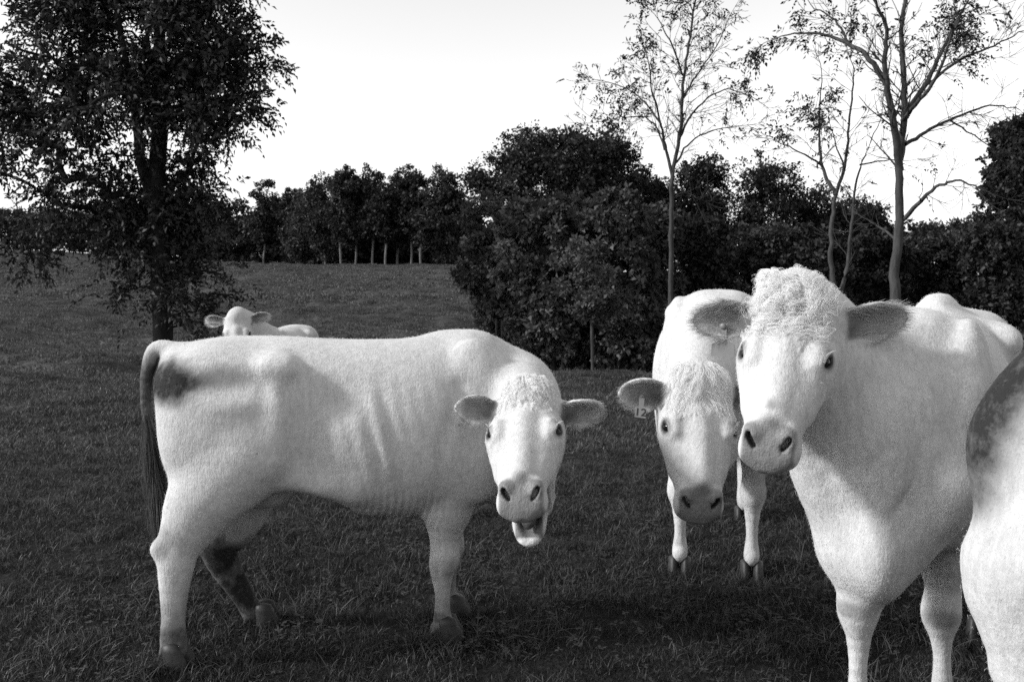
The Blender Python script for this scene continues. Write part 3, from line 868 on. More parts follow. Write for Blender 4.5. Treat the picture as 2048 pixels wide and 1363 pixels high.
        for ax in range(3):
            a1, a2 = [i for i in range(3) if i != ax]
            sA = [slice(None)] * 3; sB = [slice(None)] * 3
            sA[ax] = slice(0, -1); sB[ax] = slice(1, None)
            ch = ins[tuple(sA)] != ins[tuple(sB)]
            e = np.argwhere(ch)
            ok = (e[:, a1] > 0) & (e[:, a2] > 0) & (e[:, a1] < nv[a1] - 1) & (e[:, a2] < nv[a2] - 1)
            e = e[ok]
            def at(d1, d2):
                q = e.copy(); q[:, a1] += d1; q[:, a2] += d2
                return idx[q[:, 0], q[:, 1], q[:, 2]]
            quad = np.stack([at(-1, -1), at(0, -1), at(0, 0), at(-1, 0)], 1)
            flip = ins[e[:, 0], e[:, 1], e[:, 2]]
            if ax == 1: flip = ~flip
            quad[~flip] = quad[~flip][:, ::-1]
            F.append(quad)
        return V, np.concatenate(F)

def pchip(x, y, xi):
    """monotone cubic interpolation"""
    h = np.diff(x); dl = np.diff(y) / h
    m = np.zeros(len(x))
    for i in range(1, len(x) - 1):
        if dl[i - 1] * dl[i] > 0:
            w1, w2 = 2 * h[i] + h[i - 1], h[i] + 2 * h[i - 1]
            m[i] = (w1 + w2) / (w1 / dl[i - 1] + w2 / dl[i])
    m[0], m[-1] = dl[0], dl[-1]
    i = np.clip(np.searchsorted(x, xi) - 1, 0, len(x) - 2)
    t = (xi - x[i]) / h[i]
    return ((1 + 2 * t) * (1 - t) ** 2 * y[i] + t * (1 - t) ** 2 * h[i] * m[i]
            + t * t * (3 - 2 * t) * y[i + 1] + t * t * (t - 1) * h[i] * m[i + 1])
def sstep(x, a, b):
    t = np.clip((x - a) / (b - a), 0, 1)
    return t * t * (3 - 2 * t)
def vnoise(p, scale, seed=0):
    """cheap smooth value noise for painting masks"""
    q = np.asarray(p) * scale + seed * 17.13
    i = np.floor(q).astype(np.int64); f = q - i; f = f * f * (3 - 2 * f)
    def h(a, b, c):
        n = (a * 374761393 + b * 668265263 + c * 2147483647 + seed * 1274126177) & 0xffffffff
        n = ((n ^ (n >> 13)) * 1274126177) & 0xffffffff
        return ((n ^ (n >> 16)) & 0xffff) / 65535.0
    r = 0
    for a in (0, 1):
        for b in (0, 1):
            for c in (0, 1):
                wgt = (f[:, 0] if a else 1 - f[:, 0]) * (f[:, 1] if b else 1 - f[:, 1]) * (f[:, 2] if c else 1 - f[:, 2])
                r = r + wgt * h(i[:, 0] + a, i[:, 1] + b, i[:, 2] + c)
    return r

# ------------------------------------------------------------------ materials of the cattle
def coat_material():
    b = NT('white_coat')
    co = b.coord('Object')
    streak = b.noise(1.0, 4, 0.6, b.coord('Object', (60, 60, 22)))
    blot = b.noise(3.2, 5, 0.62, co)
    fine = b.noise(190.0, 3, 0.7, co)
    base = b.math('MULTIPLY', b.mapr(streak, .3, .7, .82, 1.06), b.mapr(blot, .3, .7, .80, 1.06))
    base = b.math('MULTIPLY', base, b.mapr(fine, .25, .75, .86, 1.08))
    base = b.math('MULTIPLY', base, 0.56)
    sp = b.n('ShaderNodeTexVoronoi'); sp.inputs['Scale'].default_value = 9.0; b.l(co, sp.inputs['Vector'])
    speck = b.mapr(sp.outputs['Distance'], .02, .06, 0.55, 1.0)
    base = b.math('MULTIPLY', base, speck)
    mud = b.math('MULTIPLY', b.attr('dirt'), b.mapr(b.noise(34, 4, .7, co), .3, .7, 1.12, .9), clamp=True)  # mud and stains, plus shade painted on some legs
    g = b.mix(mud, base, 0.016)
    g = b.mix(b.attr('skin'), g, b.mix(b.noise(60, 3, .6, co), .11, .24))
    g = b.mix(b.attr('dark'), g, 0.02)
    hgt = b.math('ADD', b.math('MULTIPLY', b.noise(1.0, 4, .65, b.coord('Object', (150, 150, 45))), 1.5), b.math('MULTIPLY', b.noise(18, 2, .5, co), 2.5))
    vo = b.n('ShaderNodeTexVoronoi'); vo.inputs['Scale'].default_value = 170.0; b.l(co, vo.inputs['Vector'])
    hgt = b.math('ADD', hgt, b.math('MULTIPLY', b.math('MULTIPLY', vo.outputs['Distance'], b.attr('skin')), -.4))
    nrm = b.bump(hgt, 0.38, 0.006)
    p = b.principled(g, b.mix(b.attr('skin'), 0.85, 0.32), 0.2, nrm, 0.06)
    return b.done(p)
def hair_material(name, base, var=0.1):
    b = NT(name)
    rnd = b.n('ShaderNodeHairInfo').outputs['Random']
    g = b.math('MULTIPLY', b.mapr(rnd, 0, 1, 1 - var, 1 + var), base)
    g = b.mix(b.attr('dirt'), g, 0.018)
    d = b.n('ShaderNodeBsdfDiffuse'); b.l(g, d.inputs[0])
    t = b.n('ShaderNodeBsdfTranslucent'); b.l(g, t.inputs[0])
    m = b.n('ShaderNodeMixShader'); m.inputs[0].default_value = 0.45
    b.l(d.outputs[0], m.inputs[1]); b.l(t.outputs[0], m.inputs[2])
    b.l(m.outputs[0], b.out.inputs[0])
    return b.mat
def plain(name, g, rough=0.5, spec=0.5, nscale=None, namp=0.3, bump=0.0):
    b = NT(name)
    if nscale:
        nz = b.noise(nscale, 4, .6, b.coord('Object'))
        grey = b.mapr(nz, .25, .75, g * (1 - namp), g * (1 + namp))
        nr = b.bump(nz, bump, 0.004) if bump else None
        return b.done(b.principled(grey, rough, spec, nr))
    return b.done(b.principled(g, rough, spec))
M_COAT = coat_material()
M_FUR = hair_material('fur_hair', 0.74)
M_LOCK = hair_material('poll_hair', 0.88, .1)
M_EARHAIR = hair_material('ear_hair', 0.55, .35)
M_SWITCH = hair_material('tail_hair', 0.09, .5)
M_LASH = hair_material('lash_hair', 0.7, .1)
M_EYE = plain('eye_gloss', 0.006, 0.08, 0.22)
M_HOOF = plain('hoof_horn', 0.02, 0.55, 0.4, 40, .5, .4)
M_TONGUE = plain('tongue_flesh', 0.06, 0.35, 0.5, 60, .3, .3)
M_TAG = plain('tag_plastic', 0.16, 0.45, 0.4, 25, .12)
M_TAG_PALE = plain('pale_tag_plastic', 0.17, 0.45, 0.4, 25, .12)
M_TAGDARK = plain('tag_print', 0.02, 0.6, 0.3)
M_TEETH = plain('tooth_enamel', 0.55, 0.3, 0.5)

EYE = (.202, -.024, .115)
HEAD_UP = [(-.062, -.085, -.12, .03), (-.05, -.055, -.14, .065), (-.02, -.018, -.165, .095), (.03, .004, -.17, .122), (.08, .016, -.165, .136),
           (.14, .021, -.165, .141), (.20, .018, -.16, .138), (.27, .008, -.15, .126), (.34, -.004, -.14, .111),
           (.40, -.012, -.135, .095), (.44, -.020, -.135, .086), (.475, -.034, -.135, .084), (.505, -.054, -.134, .079),
           (.53, -.078, -.130, .061), (.543, -.098, -.124, .033)]
HEAD_JAW = [(.0, -.10, -.18, .07), (.04, -.10, -.225, .092), (.10, -.11, -.255, .112), (.16, -.12, -.262, .114), (.22, -.125, -.250, .107), (.30, -.128, -.220, .092),
            (.38, -.130, -.192, .072), (.43, -.131, -.184, .067), (.465, -.132, -.179, .059), (.49, -.133, -.172, .047), (.505, -.135, -.164, .033), (.513, -.140, -.155, .016)]
TORSO = [(-.875, 1.20, 1.08, .03), (-.86, 1.235, 1.00, .085), (-.80, 1.275, .86, .155), (-.70, 1.30, .74, .205), (-.55, 1.315, .70, .240), (-.38, 1.312, .69, .258),
         (-.2, 1.300, .625, .285), (0, 1.294, .545, .312), (.15, 1.295, .540, .315), (.30, 1.297, .560, .290), (.42, 1.300, .575, .252),
         (.54, 1.255, .585, .215), (.64, 1.16, .63, .175), (.71, 1.10, .70, .12), (.74, 1.0, .80, .05)]

def build_cow(label, C, yaw, s, pose, vox=0.006, fur=60000, seed=1, group=None, name='cow'):
    """one animal: an Empty at its feet, one continuous skin, and eyes, hooves, hair and tags as parts"""
    rng = np.random.default_rng(seed)
    cy, sy = math.cos(yaw), math.sin(yaw)
    Rw = np.array([[cy, -sy, 0], [sy, cy, 0], [0, 0, 1.0]])
    C = np.array([C[0], C[1], 0.0])
    def L(w): return (Rw.T @ (np.asarray(w, float) - C)) / s          # world -> animal
    def Ld(d): return unit(Rw.T @ np.asarray(d, float))
    hp = L(pose['poll']); mz = L(pose['muzzle'])
    U = unit(mz - hp); hs = np.linalg.norm(mz - hp) / 0.53 if pose.get('fit') else pose.get('hs', 1.0)
    V = Ld(pose['face']); V = unit(V - U * (U @ V)); W = np.cross(U, V)
    hw = pose.get('hw', 1.0)
    def H(u, v, w): return hp + (U * u + V * v + W * w * hw) * hs
    def Hd(d): return unit(U * d[0] + V * d[1] + W * d[2])
    allp = np.array([hp, H(.56, 0, 0), H(.3, -.3, 0), H(0, .1, .38), H(0, .1, -.38)])
    lo = np.minimum([-.98, -.40, -.02], allp.min(0) - 0.06); hi = np.maximum([.80, .40, 1.42], allp.max(0) + 0.06)
    for kk in ('fr', 'fl', 'hr', 'hl', 'tail'):
        if kk in pose:
            q = np.array(pose[kk])
            lo = np.minimum(lo, q.min(0) - 0.08); hi = np.maximum(hi, q.max(0) + 0.08)
    lo[2] = max(lo[2], -0.06)
    F = Field(lo, hi, vox)
    # --- trunk
    TR = np.array(pose.get('torso', TORSO))
    F.loft([0, 0, 0], [1, 0, 0], [0, 0, 1], TR, 0.02, n=2.25, zc=0.47)
    for sd in (-1, 1):
        # hips, loin, rump muscles
        F.cone([-.42, sd * .232, 1.195], [-.35, sd * .235, 1.20], .040, .042, .045)
        F.cone([-.40, sd * .19, 1.20], [-.80, sd * .10, 1.15 - pose.get('pin_drop', 0)], .05, .045, .08)
        F.ell([-.80, sd * .10, 1.13 - pose.get('pin_drop', 0)], (.06, .05, .06), .07)
        F.ell([-.60, sd * .145, .95], (.235, .135, .33), .10, axes=[[1, 0, .25], [0, 1, 0], [-.25, 0, 1]])
        F.ell([-.74, sd * .10, .93], (.12, .10, .26), .08)
        F.cone([-.35, sd * .19, .75], [-.10, sd * .215, .70], .04, .04, .10)        # flank fold
        F.ell([-.19, sd * .355, 1.09], (.13, .105, .12), .06, cut=True)              # hollow of the flank
        F.cone([-.37, sd * .225, 1.17], [-.41, sd * .240, .84], .040, .05, .05)           # front edge of the thigh
        F.ell([-.262, sd * .358, .87], (.085, .105, .24), .06, cut=True)                     # hollow before the thigh
        F.ell([-.60, sd * .300, 1.14], (.14, .06, .05), .06, cut=True)                    # hollow between hip and pin bones
        # shoulder
        F.chain([[.40, sd * .085, 1.27], [.46, sd * .165, 1.16], [.54, sd * .215, 1.0], [.62, sd * .205, .86]], [.03, .036, .036, .05], .04, 4)   # spine of the shoulder blade
        F.ell([.60, sd * .25, 1.03], (.05, .06, .15), .05, axes=[[1, 0, .3], [0, 1, 0], [-.3, 0, 1]], cut=True)
        F.ell([.375, sd * .315, 1.02], (.04, .07, .16), .045, axes=[[1, 0, .35], [0, 1, 0], [-.35, 0, 1]], cut=True)
        F.ell([.47, sd * .180, 1.02], (.140, .080, .29), .045, axes=[[1, 0, .28], [0, 1, 0], [-.28, 0, 1]])
        F.ell([.62, sd * .16, .84], (.10, .075, .12), .06)
        F.ell([.42, sd * .180, .78], (.12, .075, .17), .06)
        F.cone([.36, sd * .11, 1.235], [.46, sd * .075, 1.262], .05, .05, .06)          # top of the shoulder blade
        pts = spline([[.345, sd * .28, 1.12], [.29, sd * .322, .95], [.262, sd * .325, .78], [.25, sd * .28, .62]], 4)
        for i in range(len(pts) - 1):
            F.cone(pts[i], pts[i + 1], .026, .026, .035, cut=True)
        for dx in (-.045, -.085, .04):
            for i in range(4, len(pts) - 1):
                F.cone(pts[i] + [dx, 0, 0], pts[i + 1] + [dx * 1.1, 0, 0], .008, .008, .014, cut=True)
    # --- legs
    legs = dict(
        fr=[(.44, -.165, .80), (.42, -.175, .66), (.455, -.165, .43), (.452, -.165, .37), (.452, -.163, .22), (.45, -.163, .125), (.475, -.163, .055)],
        fl=[(.44, .165, .80), (.42, .175, .66), (.455, .165, .43), (.452, .165, .37), (.452, .163, .22), (.45, .163, .125), (.475, .163, .055)],
        hr=[(-.50, -.17, .86), (-.56, -.175, .70), (-.665, -.165, .50), (-.69, -.16, .43), (-.675, -.155, .25), (-.665, -.155, .135), (-.64, -.155, .055)],
        hl=[(-.50, .17, .86), (-.56, .175, .70), (-.665, .165, .50), (-.69, .16, .43), (-.675, .155, .25), (-.665, .155, .135), (-.64, .155, .055)])
    for kk in legs: legs[kk] = [np.array(p, float) for p in pose.get(kk, legs[kk])]
    lr = pose.get('leg_r', 1.0)
    for kk, p in legs.items():
        front = kk[0] == 'f'
        rad = [.115, .090, .052, .050, .029, .039, .040] if front else [.165, .140, .074, .064, .043, .048, .045]
        rad = [r * lr for r in rad]
        pe = [x.copy() for x in p]; pe[6] = pe[6] + [0, 0, .048]; rad[6] = .037 * lr
        F.chain(pe, rad, .035, 4, lat=[0, 1, 0], sq=.86 if front else .78)
        if front:
            F.ell(p[2] * .6 + p[3] * .4 + np.array([.012, 0, 0]), (.052 * lr, .058 * lr, .07), .03)           # knee
            F.cone(p[0], p[1], .11 * lr, .085 * lr, .07)
        else:
            back = unit((p[2] - p[4]) * [1, 1, 0] * .4 + np.array([-1, 0, .25]))
            hk = p[3] + back * .062 + np.array([0, 0, .055])
            F.cone(hk, p[2] + (p[1] - p[2]) * .7 + back * .055, .026, .028, .05)                                # tendon above the hock
            F.cone(hk, p[3], .032, .04, .03)
            F.cone(p[3] + [.0, 0, .0], p[4], .052 * lr, .030 * lr, .03, lat=[0, 1, 0], sq=.75)
        for e in (-1, 1):                                                                                        # dew claws
            F.cone(p[5] + [-.035, e * .022, -.012], p[5] + [-.045, e * .022, -.03], .014, .010, .012)
    # --- neck
    thr = H(.10, -.20, 0); nb = H(.015, -.085, 0)
    if 'neck' in pose: mid = [L(q) for q in pose['neck']]
    else: mid = [(np.array([.62, 0, 1.08]) + nb) / 2 + np.array([0, 0, .03])]
    npts = [np.array([.36, 0, 1.03]), np.array([.55, 0, .99])] + mid + [nb]
    nr = [.265, .255] + list(pose.get('neck_r', [.205])) + [.135]
    F.chain(npts, nr, .10, 5, lat='auto', sq=pose.get('neck_sq', .70))
    F.chain([[.33, 0, 1.20]] + [m + np.array([0, 0, r * .62]) for m, r in zip(mid, nr[2:-1])] + [H(-.015, -.055, 0)], [.085] + [.085] * len(mid) + [.07], .10, 5)
    dl = [np.array([.62, 0, .72])] + [m + np.array([0, 0, -r * .82]) for m, r in zip(mid, nr[2:-1])] + [thr]
    F.chain(dl, [.10] + [.058] * len(mid) + [.055], .12, 5, lat='auto', sq=.6)
    F.ell([-.46, 0, .66], (.13, .09, .075), .07)                                                                    # udder
    br = pose.get('brisket', [.65, .64])
    F.ell([br[0], 0, br[1]], (.12, .075, .13), .10)
    for (c_, r_, k_) in pose.get('bumps', []): F.ell(c_, r_, k_)
    # --- tail
    tl = pose.get('tail', [(-.78, 0, 1.245), (-.875, 0, 1.215), (-.925, 0, 1.13), (-.925, 0, .95), (-.905, 0, .75), (-.895, 0, .62)])
    F.chain(tl, [.042, .032, .025, .021, .019, .017][:len(tl)] + [.016] * max(0, len(tl) - 6), .03, 5)
    # --- head
    th = pose.get('mouth', 0.0)
    hk_ = .03
    F.loft(hp, U, V, [(u * hs, a * hs, b * hs, w * hs * hw) for u, a, b, w in HEAD_UP], hk_, n=2.35, taper=.10, zc=.45)
    hinge = H(.08, -.14, 0)
    ct, st = math.cos(th), math.sin(th)
    Uj = U * ct - V * st; Vj = U * st + V * ct
    Oj = hinge - (Uj * .08 + Vj * -.14) * hs
    def J(u, v, w): return Oj + (Uj * u + Vj * v + W * w * hw) * hs
    F.loft(Oj, Uj, Vj, [(u * hs, a * hs, b * hs, w * hs * hw) for u, a, b, w in HEAD_JAW], .012 if th < .05 else .010, n=2.3, taper=.25, zc=.6)
    F.ell(H(.15, -.125, .100), (.11 * hs, .075 * hs, .04 * hs), .05, axes=[U, V, W])
    F.ell(H(.15, -.125, -.100), (.11 * hs, .075 * hs, .04 * hs), .05, axes=[U, V, W])
    F.cone(H(.16, .0, .0), H(.40, -.022, .0), .04 * hs, .035 * hs, .04)                                          # bridge of the nose
    F.ell(H(-.005, -.012, 0), (.055 * hs, .045 * hs, .085 * hs), .05, axes=[U, V, W])                              # poll
    for sd in (-1, 1):
        F.ell(H(.197, -.040, sd * .112), (.055 * hs, .032 * hs, .033 * hs), .045, axes=[U, V, W])                   # orbit
        F.cone(H(.175, .006, sd * .100), H(.225, .002, sd * .098), .010 * hs, .009 * hs, .04)                       # brow
        F.cone(H(.25, -.085, sd * .100), H(.35, -.095, sd * .085), .018 * hs, .012 * hs, .05)                       # cheek ridge
        F.ell(H(.480, -.090, sd * .066), (.040 * hs, .036 * hs, .024 * hs), .03, axes=[U, V, W])                    # upper lip
        F.ell(H(.455, -.036, sd * .057), (.034 * hs, .020 * hs, .024 * hs), .025, axes=[U, V, W])                    # wing of the nostril
        if th > .05:
            F.cone(H(.30, -.13, sd * .085), J(.33, -.15, sd * .078), .022 * hs, .022 * hs, .03)                      # corner of the mouth
            F.cone(H(.36, -.125, sd * .082), J(.37, -.145, sd * .074), .016 * hs, .016 * hs, .025)
    F.cone(H(.05, -.14, 0), thr, .10 * hs, .08, .10)                                                              # throat
    # locks of the poll, sculpted into the skin so that they grow out of the coat
    ck = pose.get('curls')
    if ck:
        def surf(u_, w_):
            v_ = .09
            while v_ > -.12:
                g_ = np.round((H(u_, v_, w_) - F.lo) / vox).astype(int)
                if np.all(g_ >= 0) and np.all(g_ < F.n) and F.D[tuple(g_)] < 0: return v_
                v_ -= vox * .5
            return -.12
        spots = []
        for _ in range(ck['n']):
            u0 = rng.uniform(-.045, ck['reach']); w0 = rng.uniform(-1, 1) * ck['half'] * (1 - .3 * max(0, u0 / ck['reach']))
            ang = np.clip(w0 / .03, -1, 1) * ck.get('part', .6) + rng.normal(0, ck.get('mess', .5))
            amp = ck['amp'] * rng.uniform(.5, 1.2); ph = rng.uniform(0, 6.28); ln = ck['len'] * rng.uniform(.6, 1.15); fq = ck.get('freq', 1.2) * rng.uniform(.8, 1.3)
            pts_ = []
            for tq in np.linspace(0, 1, 9):
                a_ = amp * math.sin(tq * fq * 6.28 + ph)
                uu_ = u0 + math.cos(ang) * tq * ln - math.sin(ang) * a_; ww_ = w0 + math.sin(ang) * tq * ln + math.cos(ang) * a_
                pts_.append((uu_, ww_))
            spots.append((pts_, rng.uniform(.7, 1.15) * ck['r'], max(.25, 1 - max(0, u0) / ck['reach'] * .6)))
        surfs = [[H(a_, surf(a_, b_) + r_ * .35, b_) for a_, b_ in pts_] for pts_, r_, f_ in spots]
        for c3, (pts_, r_, f_) in zip(surfs, spots):
            for i in range(len(c3) - 1):
                F.cone(c3[i], c3[i + 1], r_ * f_ * (1 - .055 * i) * hs, r_ * f_ * (1 - .055 * (i + 1)) * hs, .004)
    # ears
    ear_geo = []
    for sd, nm in ((-1, 'ear_l'), (1, 'ear_r')):
        e = pose.get(nm, dict(axis=(-.12, -.12, sd), face=(.45, 1, .15 * sd)))
        b0 = H(.025, -.055, sd * .105)
        A = Ld(e['axis_w']) if 'axis_w' in e else Hd(e['axis'])
        N = Ld(e['face_w']) if 'face_w' in e else Hd(e['face'])
        Ln, Wd = e.get('len', .225) * hs, e.get('wid', .070) * hs
        F.cone(b0 - A * .02, b0 + A * .055 * hs, .036 * hs, .030 * hs, .035)
        F.plate(b0 + A * .02, A, N, Ln, Wd, e.get('cup', .8), e.get('bend', 0), .0085, .018, e.get('roll', 0))
        ear_geo.append((sd, b0 + A * .02, A, unit(N - A * (A @ N)), Ln, Wd, e))
    # carve: nostrils, eye openings, mouth
    for sd in (-1, 1):
        ow = unit(U * .55 + V * .75 + W * sd * .25)
        for (nu, nv_, nw, nr_) in ((.468, -.033, .067, .007), (.474, -.037, .064, .009), (.481, -.043, .058, .0095), (.488, -.050, .052, .0075), (.495, -.057, .046, .005)):
            c0 = H(nu, nv_, sd * nw * .92)
            F.cone(c0 + ow * .02 * hs, c0 - ow * .032 * hs, nr_ * hs, nr_ * .8 * hs, .006, cut=True)
        ec = H(*EYE[:2], sd * EYE[2])
        eo = unit(W * sd * .78 + V * .60 + U * .12)
        e1 = unit(U * .70 - W * sd * .55); e1 = unit(e1 - eo * (eo @ e1)); e2 = np.cross(eo, e1)
        F.ell(ec + eo * .030 * hs, (.024 * hs, .0165 * hs, .034 * hs), .006, axes=[e1, e2, eo], cut=True)
    if th > .05:
        F.ell((H(.43, -.135, 0) + J(.43, -.132, 0)) / 2, (.11 * hs, .022 * hs + .5 * .36 * th * hs, .056 * hs), .012, axes=[unit(U + Uj), unit(V + Vj), W], cut=True)
        F.ell(J(.415, -.112, 0), (.074 * hs, .034 * hs, .040 * hs), .016, axes=[Uj, Vj, W], cut=True)
    # heavy upper lid, thin lower lid
    for sd in (-1, 1):
        ec = H(*EYE[:2], sd * EYE[2]); eo = unit(W * sd * .78 + V * .60 + U * .12)
        e1 = unit(U * .70 - W * sd * .55); e1 = unit(e1 - eo * (eo @ e1)); e2 = np.cross(eo, e1)
        if e2 @ (V * .5 - U) < 0: e2 = -e2
        arc = [ec + (e1 * a * .027 + e2 * (.0175 - .010 * a * a) + eo * (.0225 - .006 * a * a)) * hs for a in np.linspace(-1, 1, 7)]
        for i in range(6): F.cone(arc[i], arc[i + 1], .0075 * hs, .0075 * hs, .008)
        arc = [ec + (e1 * a * .026 - e2 * (.0165 - .008 * a * a) + eo * (.020 - .006 * a * a)) * hs for a in np.linspace(-1, 1, 7)]
        for i in range(6): F.cone(arc[i], arc[i + 1], .0045 * hs, .0045 * hs, .006)
    # folds, ribs and wrinkles as relief in the skin
    sl, x, y, z = F.sub([-.25, -.5, .55], [.42, .5, 1.25])
    msk = (sstep(x, -.22, -.05) * (1 - sstep(x, .18, .34))) * sstep(z, .62, .80) * (1 - sstep(z, 1.08, 1.22))
    F.D[sl] += (msk * -0.006 * (.35 + .35 * np.sin(x * 23 + 1) + .3 * np.sin(z * 9 + x * 11)) * np.cos((x + .22 * (z - 1)) * (2 * math.pi / .088)) * pose.get('ribs', 1.0)).astype(np.float32)
    sl, x, y, z = F.sub([-.2, -.5, .5], [.30, .5, .80])
    F.D[sl] += ((1 - sstep(z, .60, .78)) * sstep(x, -.15, 0) * (1 - sstep(x, .22, .3)) * .0028 * np.sin(x * 2 * math.pi / .030 + 3 * np.sin(z * 17))).astype(np.float32)
    VV, FF = F.mesh()
    me = mesh_np('body', VV, FF)
    # --- masks: natural colour of nose and lids, mud, and shade painted into nostrils, mouth, ears
    q = (VV - hp) @ np.array([U, V, W]).T / hs
    q[:, 2] /= hw
    u, v, w = q.T
    near = (np.abs(w) < .2) & (v < .1) & (v > -.35)
    pad = sstep(u + v * .55, .418, .438) * (1 - sstep(np.abs(w), .075, .088)) * sstep(v, -.150, -.130) * near
    skin = pad.copy()
    dark = np.zeros(len(VV))
    for sd in (-1, 1):
        na, nb_ = np.array([.468, -.040, sd * .061]), np.array([.500, -.068, sd * .039])
        tn = np.clip((q - na) @ (nb_ - na) / ((nb_ - na) @ (nb_ - na)), 0, 1)
        dn = np.linalg.norm(q - na - tn[:, None] * (nb_ - na), axis=1) + tn * .006
        dark = np.maximum(dark, (1 - sstep(dn, .012, .021)) * .97)  # shade painted inside the nostril
        de = np.linalg.norm((q - [EYE[0], EYE[1] + .014, sd * (EYE[2] + .018)]) / [1.25, .9, 1], axis=1)
        dark = np.maximum(dark, (1 - sstep(de, .019, .026)) * .93)
        skin = np.maximum(skin, (1 - sstep(de, .026, .036)) * .7)
    lipl = np.exp(-((v + .133) / .007) ** 2) * sstep(u, .30, .42) * near * (u < .6)
    if th > .05:
        jq = (VV - Oj) @ np.array([Uj, Vj, W]).T / hs
        inside = (1 - sstep(np.abs(w), .048, .058)) * (v < -.115) * (u < .515) * (jq[:, 1] > -.170) * sstep(jq[:, 0], .20, .26) * (1 - sstep(jq[:, 0], .478, .490)) * (VV @ V > -9)
        front = sstep(jq[:, 0], .40, .45) * (jq[:, 1] < -.10)
        dark = np.maximum(dark, inside * (.93 - .55 * front))  # shade painted into the open mouth, deepest at the back
        skin = np.maximum(skin, inside)
    else:
        dark = np.maximum(dark, lipl * .55)
    for sd, b0, A, N, Ln, Wd, e in ear_geo:                     # bare skin in the hollow of the ear, shade painted in towards its root
        r = VV - b0
        a, n, bb = r @ A / Ln, r @ N, np.abs(r @ np.cross(N, A)) / Wd
        hol = sstep(a, .02, .15) * (1 - sstep(a, .70, .95)) * (1 - sstep(bb, .55, .85)) * (n > e.get('cup', .8) * bb * bb * Wd * .9 - e.get('bend', 0) * Ln * a * a) * (np.abs(n) < .08)
        skin = np.maximum(skin, hol * .8)
        dark = np.maximum(dark, hol * (1 - sstep(a, .15, .65)) * .65)
    dirt = np.zeros(len(VV))  # holds mud and stains, and the painted shade of some legs
    nz = vnoise(VV, 9, seed) * .6 + vnoise(VV, 27, seed + 3) * .4
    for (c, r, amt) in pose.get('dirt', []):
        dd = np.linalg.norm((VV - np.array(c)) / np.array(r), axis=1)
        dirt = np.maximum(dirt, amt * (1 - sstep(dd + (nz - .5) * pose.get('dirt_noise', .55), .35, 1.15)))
    for kk, p in legs.items():                                  # feet and lower legs
        dleg = np.linalg.norm(VV[:, :2] - p[5][None, :2], axis=1)
        low = (1 - sstep(VV[:, 2] + (nz - .5) * .30, .02, pose.get('mudline', .34))) * (dleg < .25)
        dirt = np.maximum(dirt, low * pose.get('mud', .45))
    tp = np.array(spline(tl, 8))[8:]
    dt = np.full(len(VV), 9.0)
    for c_ in tp: dt = np.minimum(dt, np.linalg.norm(VV - c_, axis=1))
    dirt = np.maximum(dirt, (1 - sstep(dt, .034, .05)) * pose.get('tail_dirt', .6) * (1 - sstep(VV[:, 2], pose.get('tail_z', 1.0), pose.get('tail_z', 1.0) + .15)))
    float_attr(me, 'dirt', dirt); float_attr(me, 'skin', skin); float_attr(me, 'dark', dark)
    root = empty(name, tuple(C), yaw); root.scale = (s, s, s)
    tag(root, label, 'cow', group)
    body = obj('body', me, M_COAT, root)
    # --- eyes
    for sd in (-1, 1):
        ec = H(*EYE[:2], sd * EYE[2]); eo = unit(W * sd * .78 + V * .60 + U * .12)
        eye = obj('eye', ball(ec, .0255 * hs, 24, 16), M_EYE, root)
        lash = []
        e1 = unit(U * .70 - W * sd * .55); e1 = unit(e1 - eo * (eo @ e1)); e2 = np.cross(eo, e1)
        if e2 @ V < 0: e2 = -e2
        for t in np.linspace(-1, 1, 14):
            p0 = ec + e1 * t * .023 * hs + e2 * (.019 - .007 * t * t) * hs + eo * .024 * hs
            dr = unit(eo * .8 + e2 * .35 + e1 * t * .5 - U * .15)
            lash.append([p0, p0 + dr * .012 * hs, p0 + dr * .022 * hs + np.cross(dr, e1) * .002 - e2 * .004 * hs])
        strands('eyelashes', lash, .0004 * hs, M_LASH, root)
    # --- hooves: two claws on each foot
    for kk, p in legs.items():
        if p[6][2] > .3: continue
        fwd = unit((p[6] - p[5]) * [1, 1, 0] + np.array([.012, 0, 0]))
        if 'toe' in pose and kk in pose['toe']: fwd = unit(Ld(pose['toe'][kk]))
        FEET.append(C + Rw @ (p[6] * s))
        obj('hoof', hoof_mesh(p[6], fwd, lr), M_HOOF, root)
    # --- hair
    co = np.empty(len(me.vertices) * 3, np.float32); me.vertices.foreach_get('co', co); co = co.reshape(-1, 3)
    no = np.empty(len(me.vertices) * 3, np.float32); me.vertices.foreach_get('normal', no); no = no.reshape(-1, 3)
    fur = int(fur * FUR)
    if fur:
        camL = L([0, 0, CAM_H])
        face = np.einsum('ij,ij->i', no, (camL - co) / np.linalg.norm(camL - co, axis=1)[:, None])
        ok = (face > -.35) & (skin < .25) & (dark < .2) & (co[:, 2] > .10)
        pick = rng.choice(np.flatnonzero(ok), fur)
        b0 = co[pick] + rng.normal(0, vox * .3, (fur, 3)); nn = no[pick]
        flow = np.tile(np.array([-.55, 0, -.85]), (fur, 1))
        qh = q[pick]; onh = (qh[:, 0] > -.03) & (np.abs(qh[:, 2]) < .16) & (qh[:, 1] > -.28) & (qh[:, 0] < .58)
        flow[onh] = (U * .9)[None, :] + W[None, :] * (np.sign(qh[onh, 2]) * .35)[:, None]
        fl = flow + rng.normal(0, .38, (fur, 3)); fl -= nn * np.einsum('ij,ij->i', fl, nn)[:, None]
        fl /= np.linalg.norm(fl, axis=1)[:, None] + 1e-6
        ln = rng.uniform(.004, .009, fur) * pose.get('fur_len', 1.0)
        ln *= np.where(onh & (qh[:, 0] > .3), .5, 1.0)
        p1 = b0 + (nn * .30 + fl * .85) * (ln * .5)[:, None]
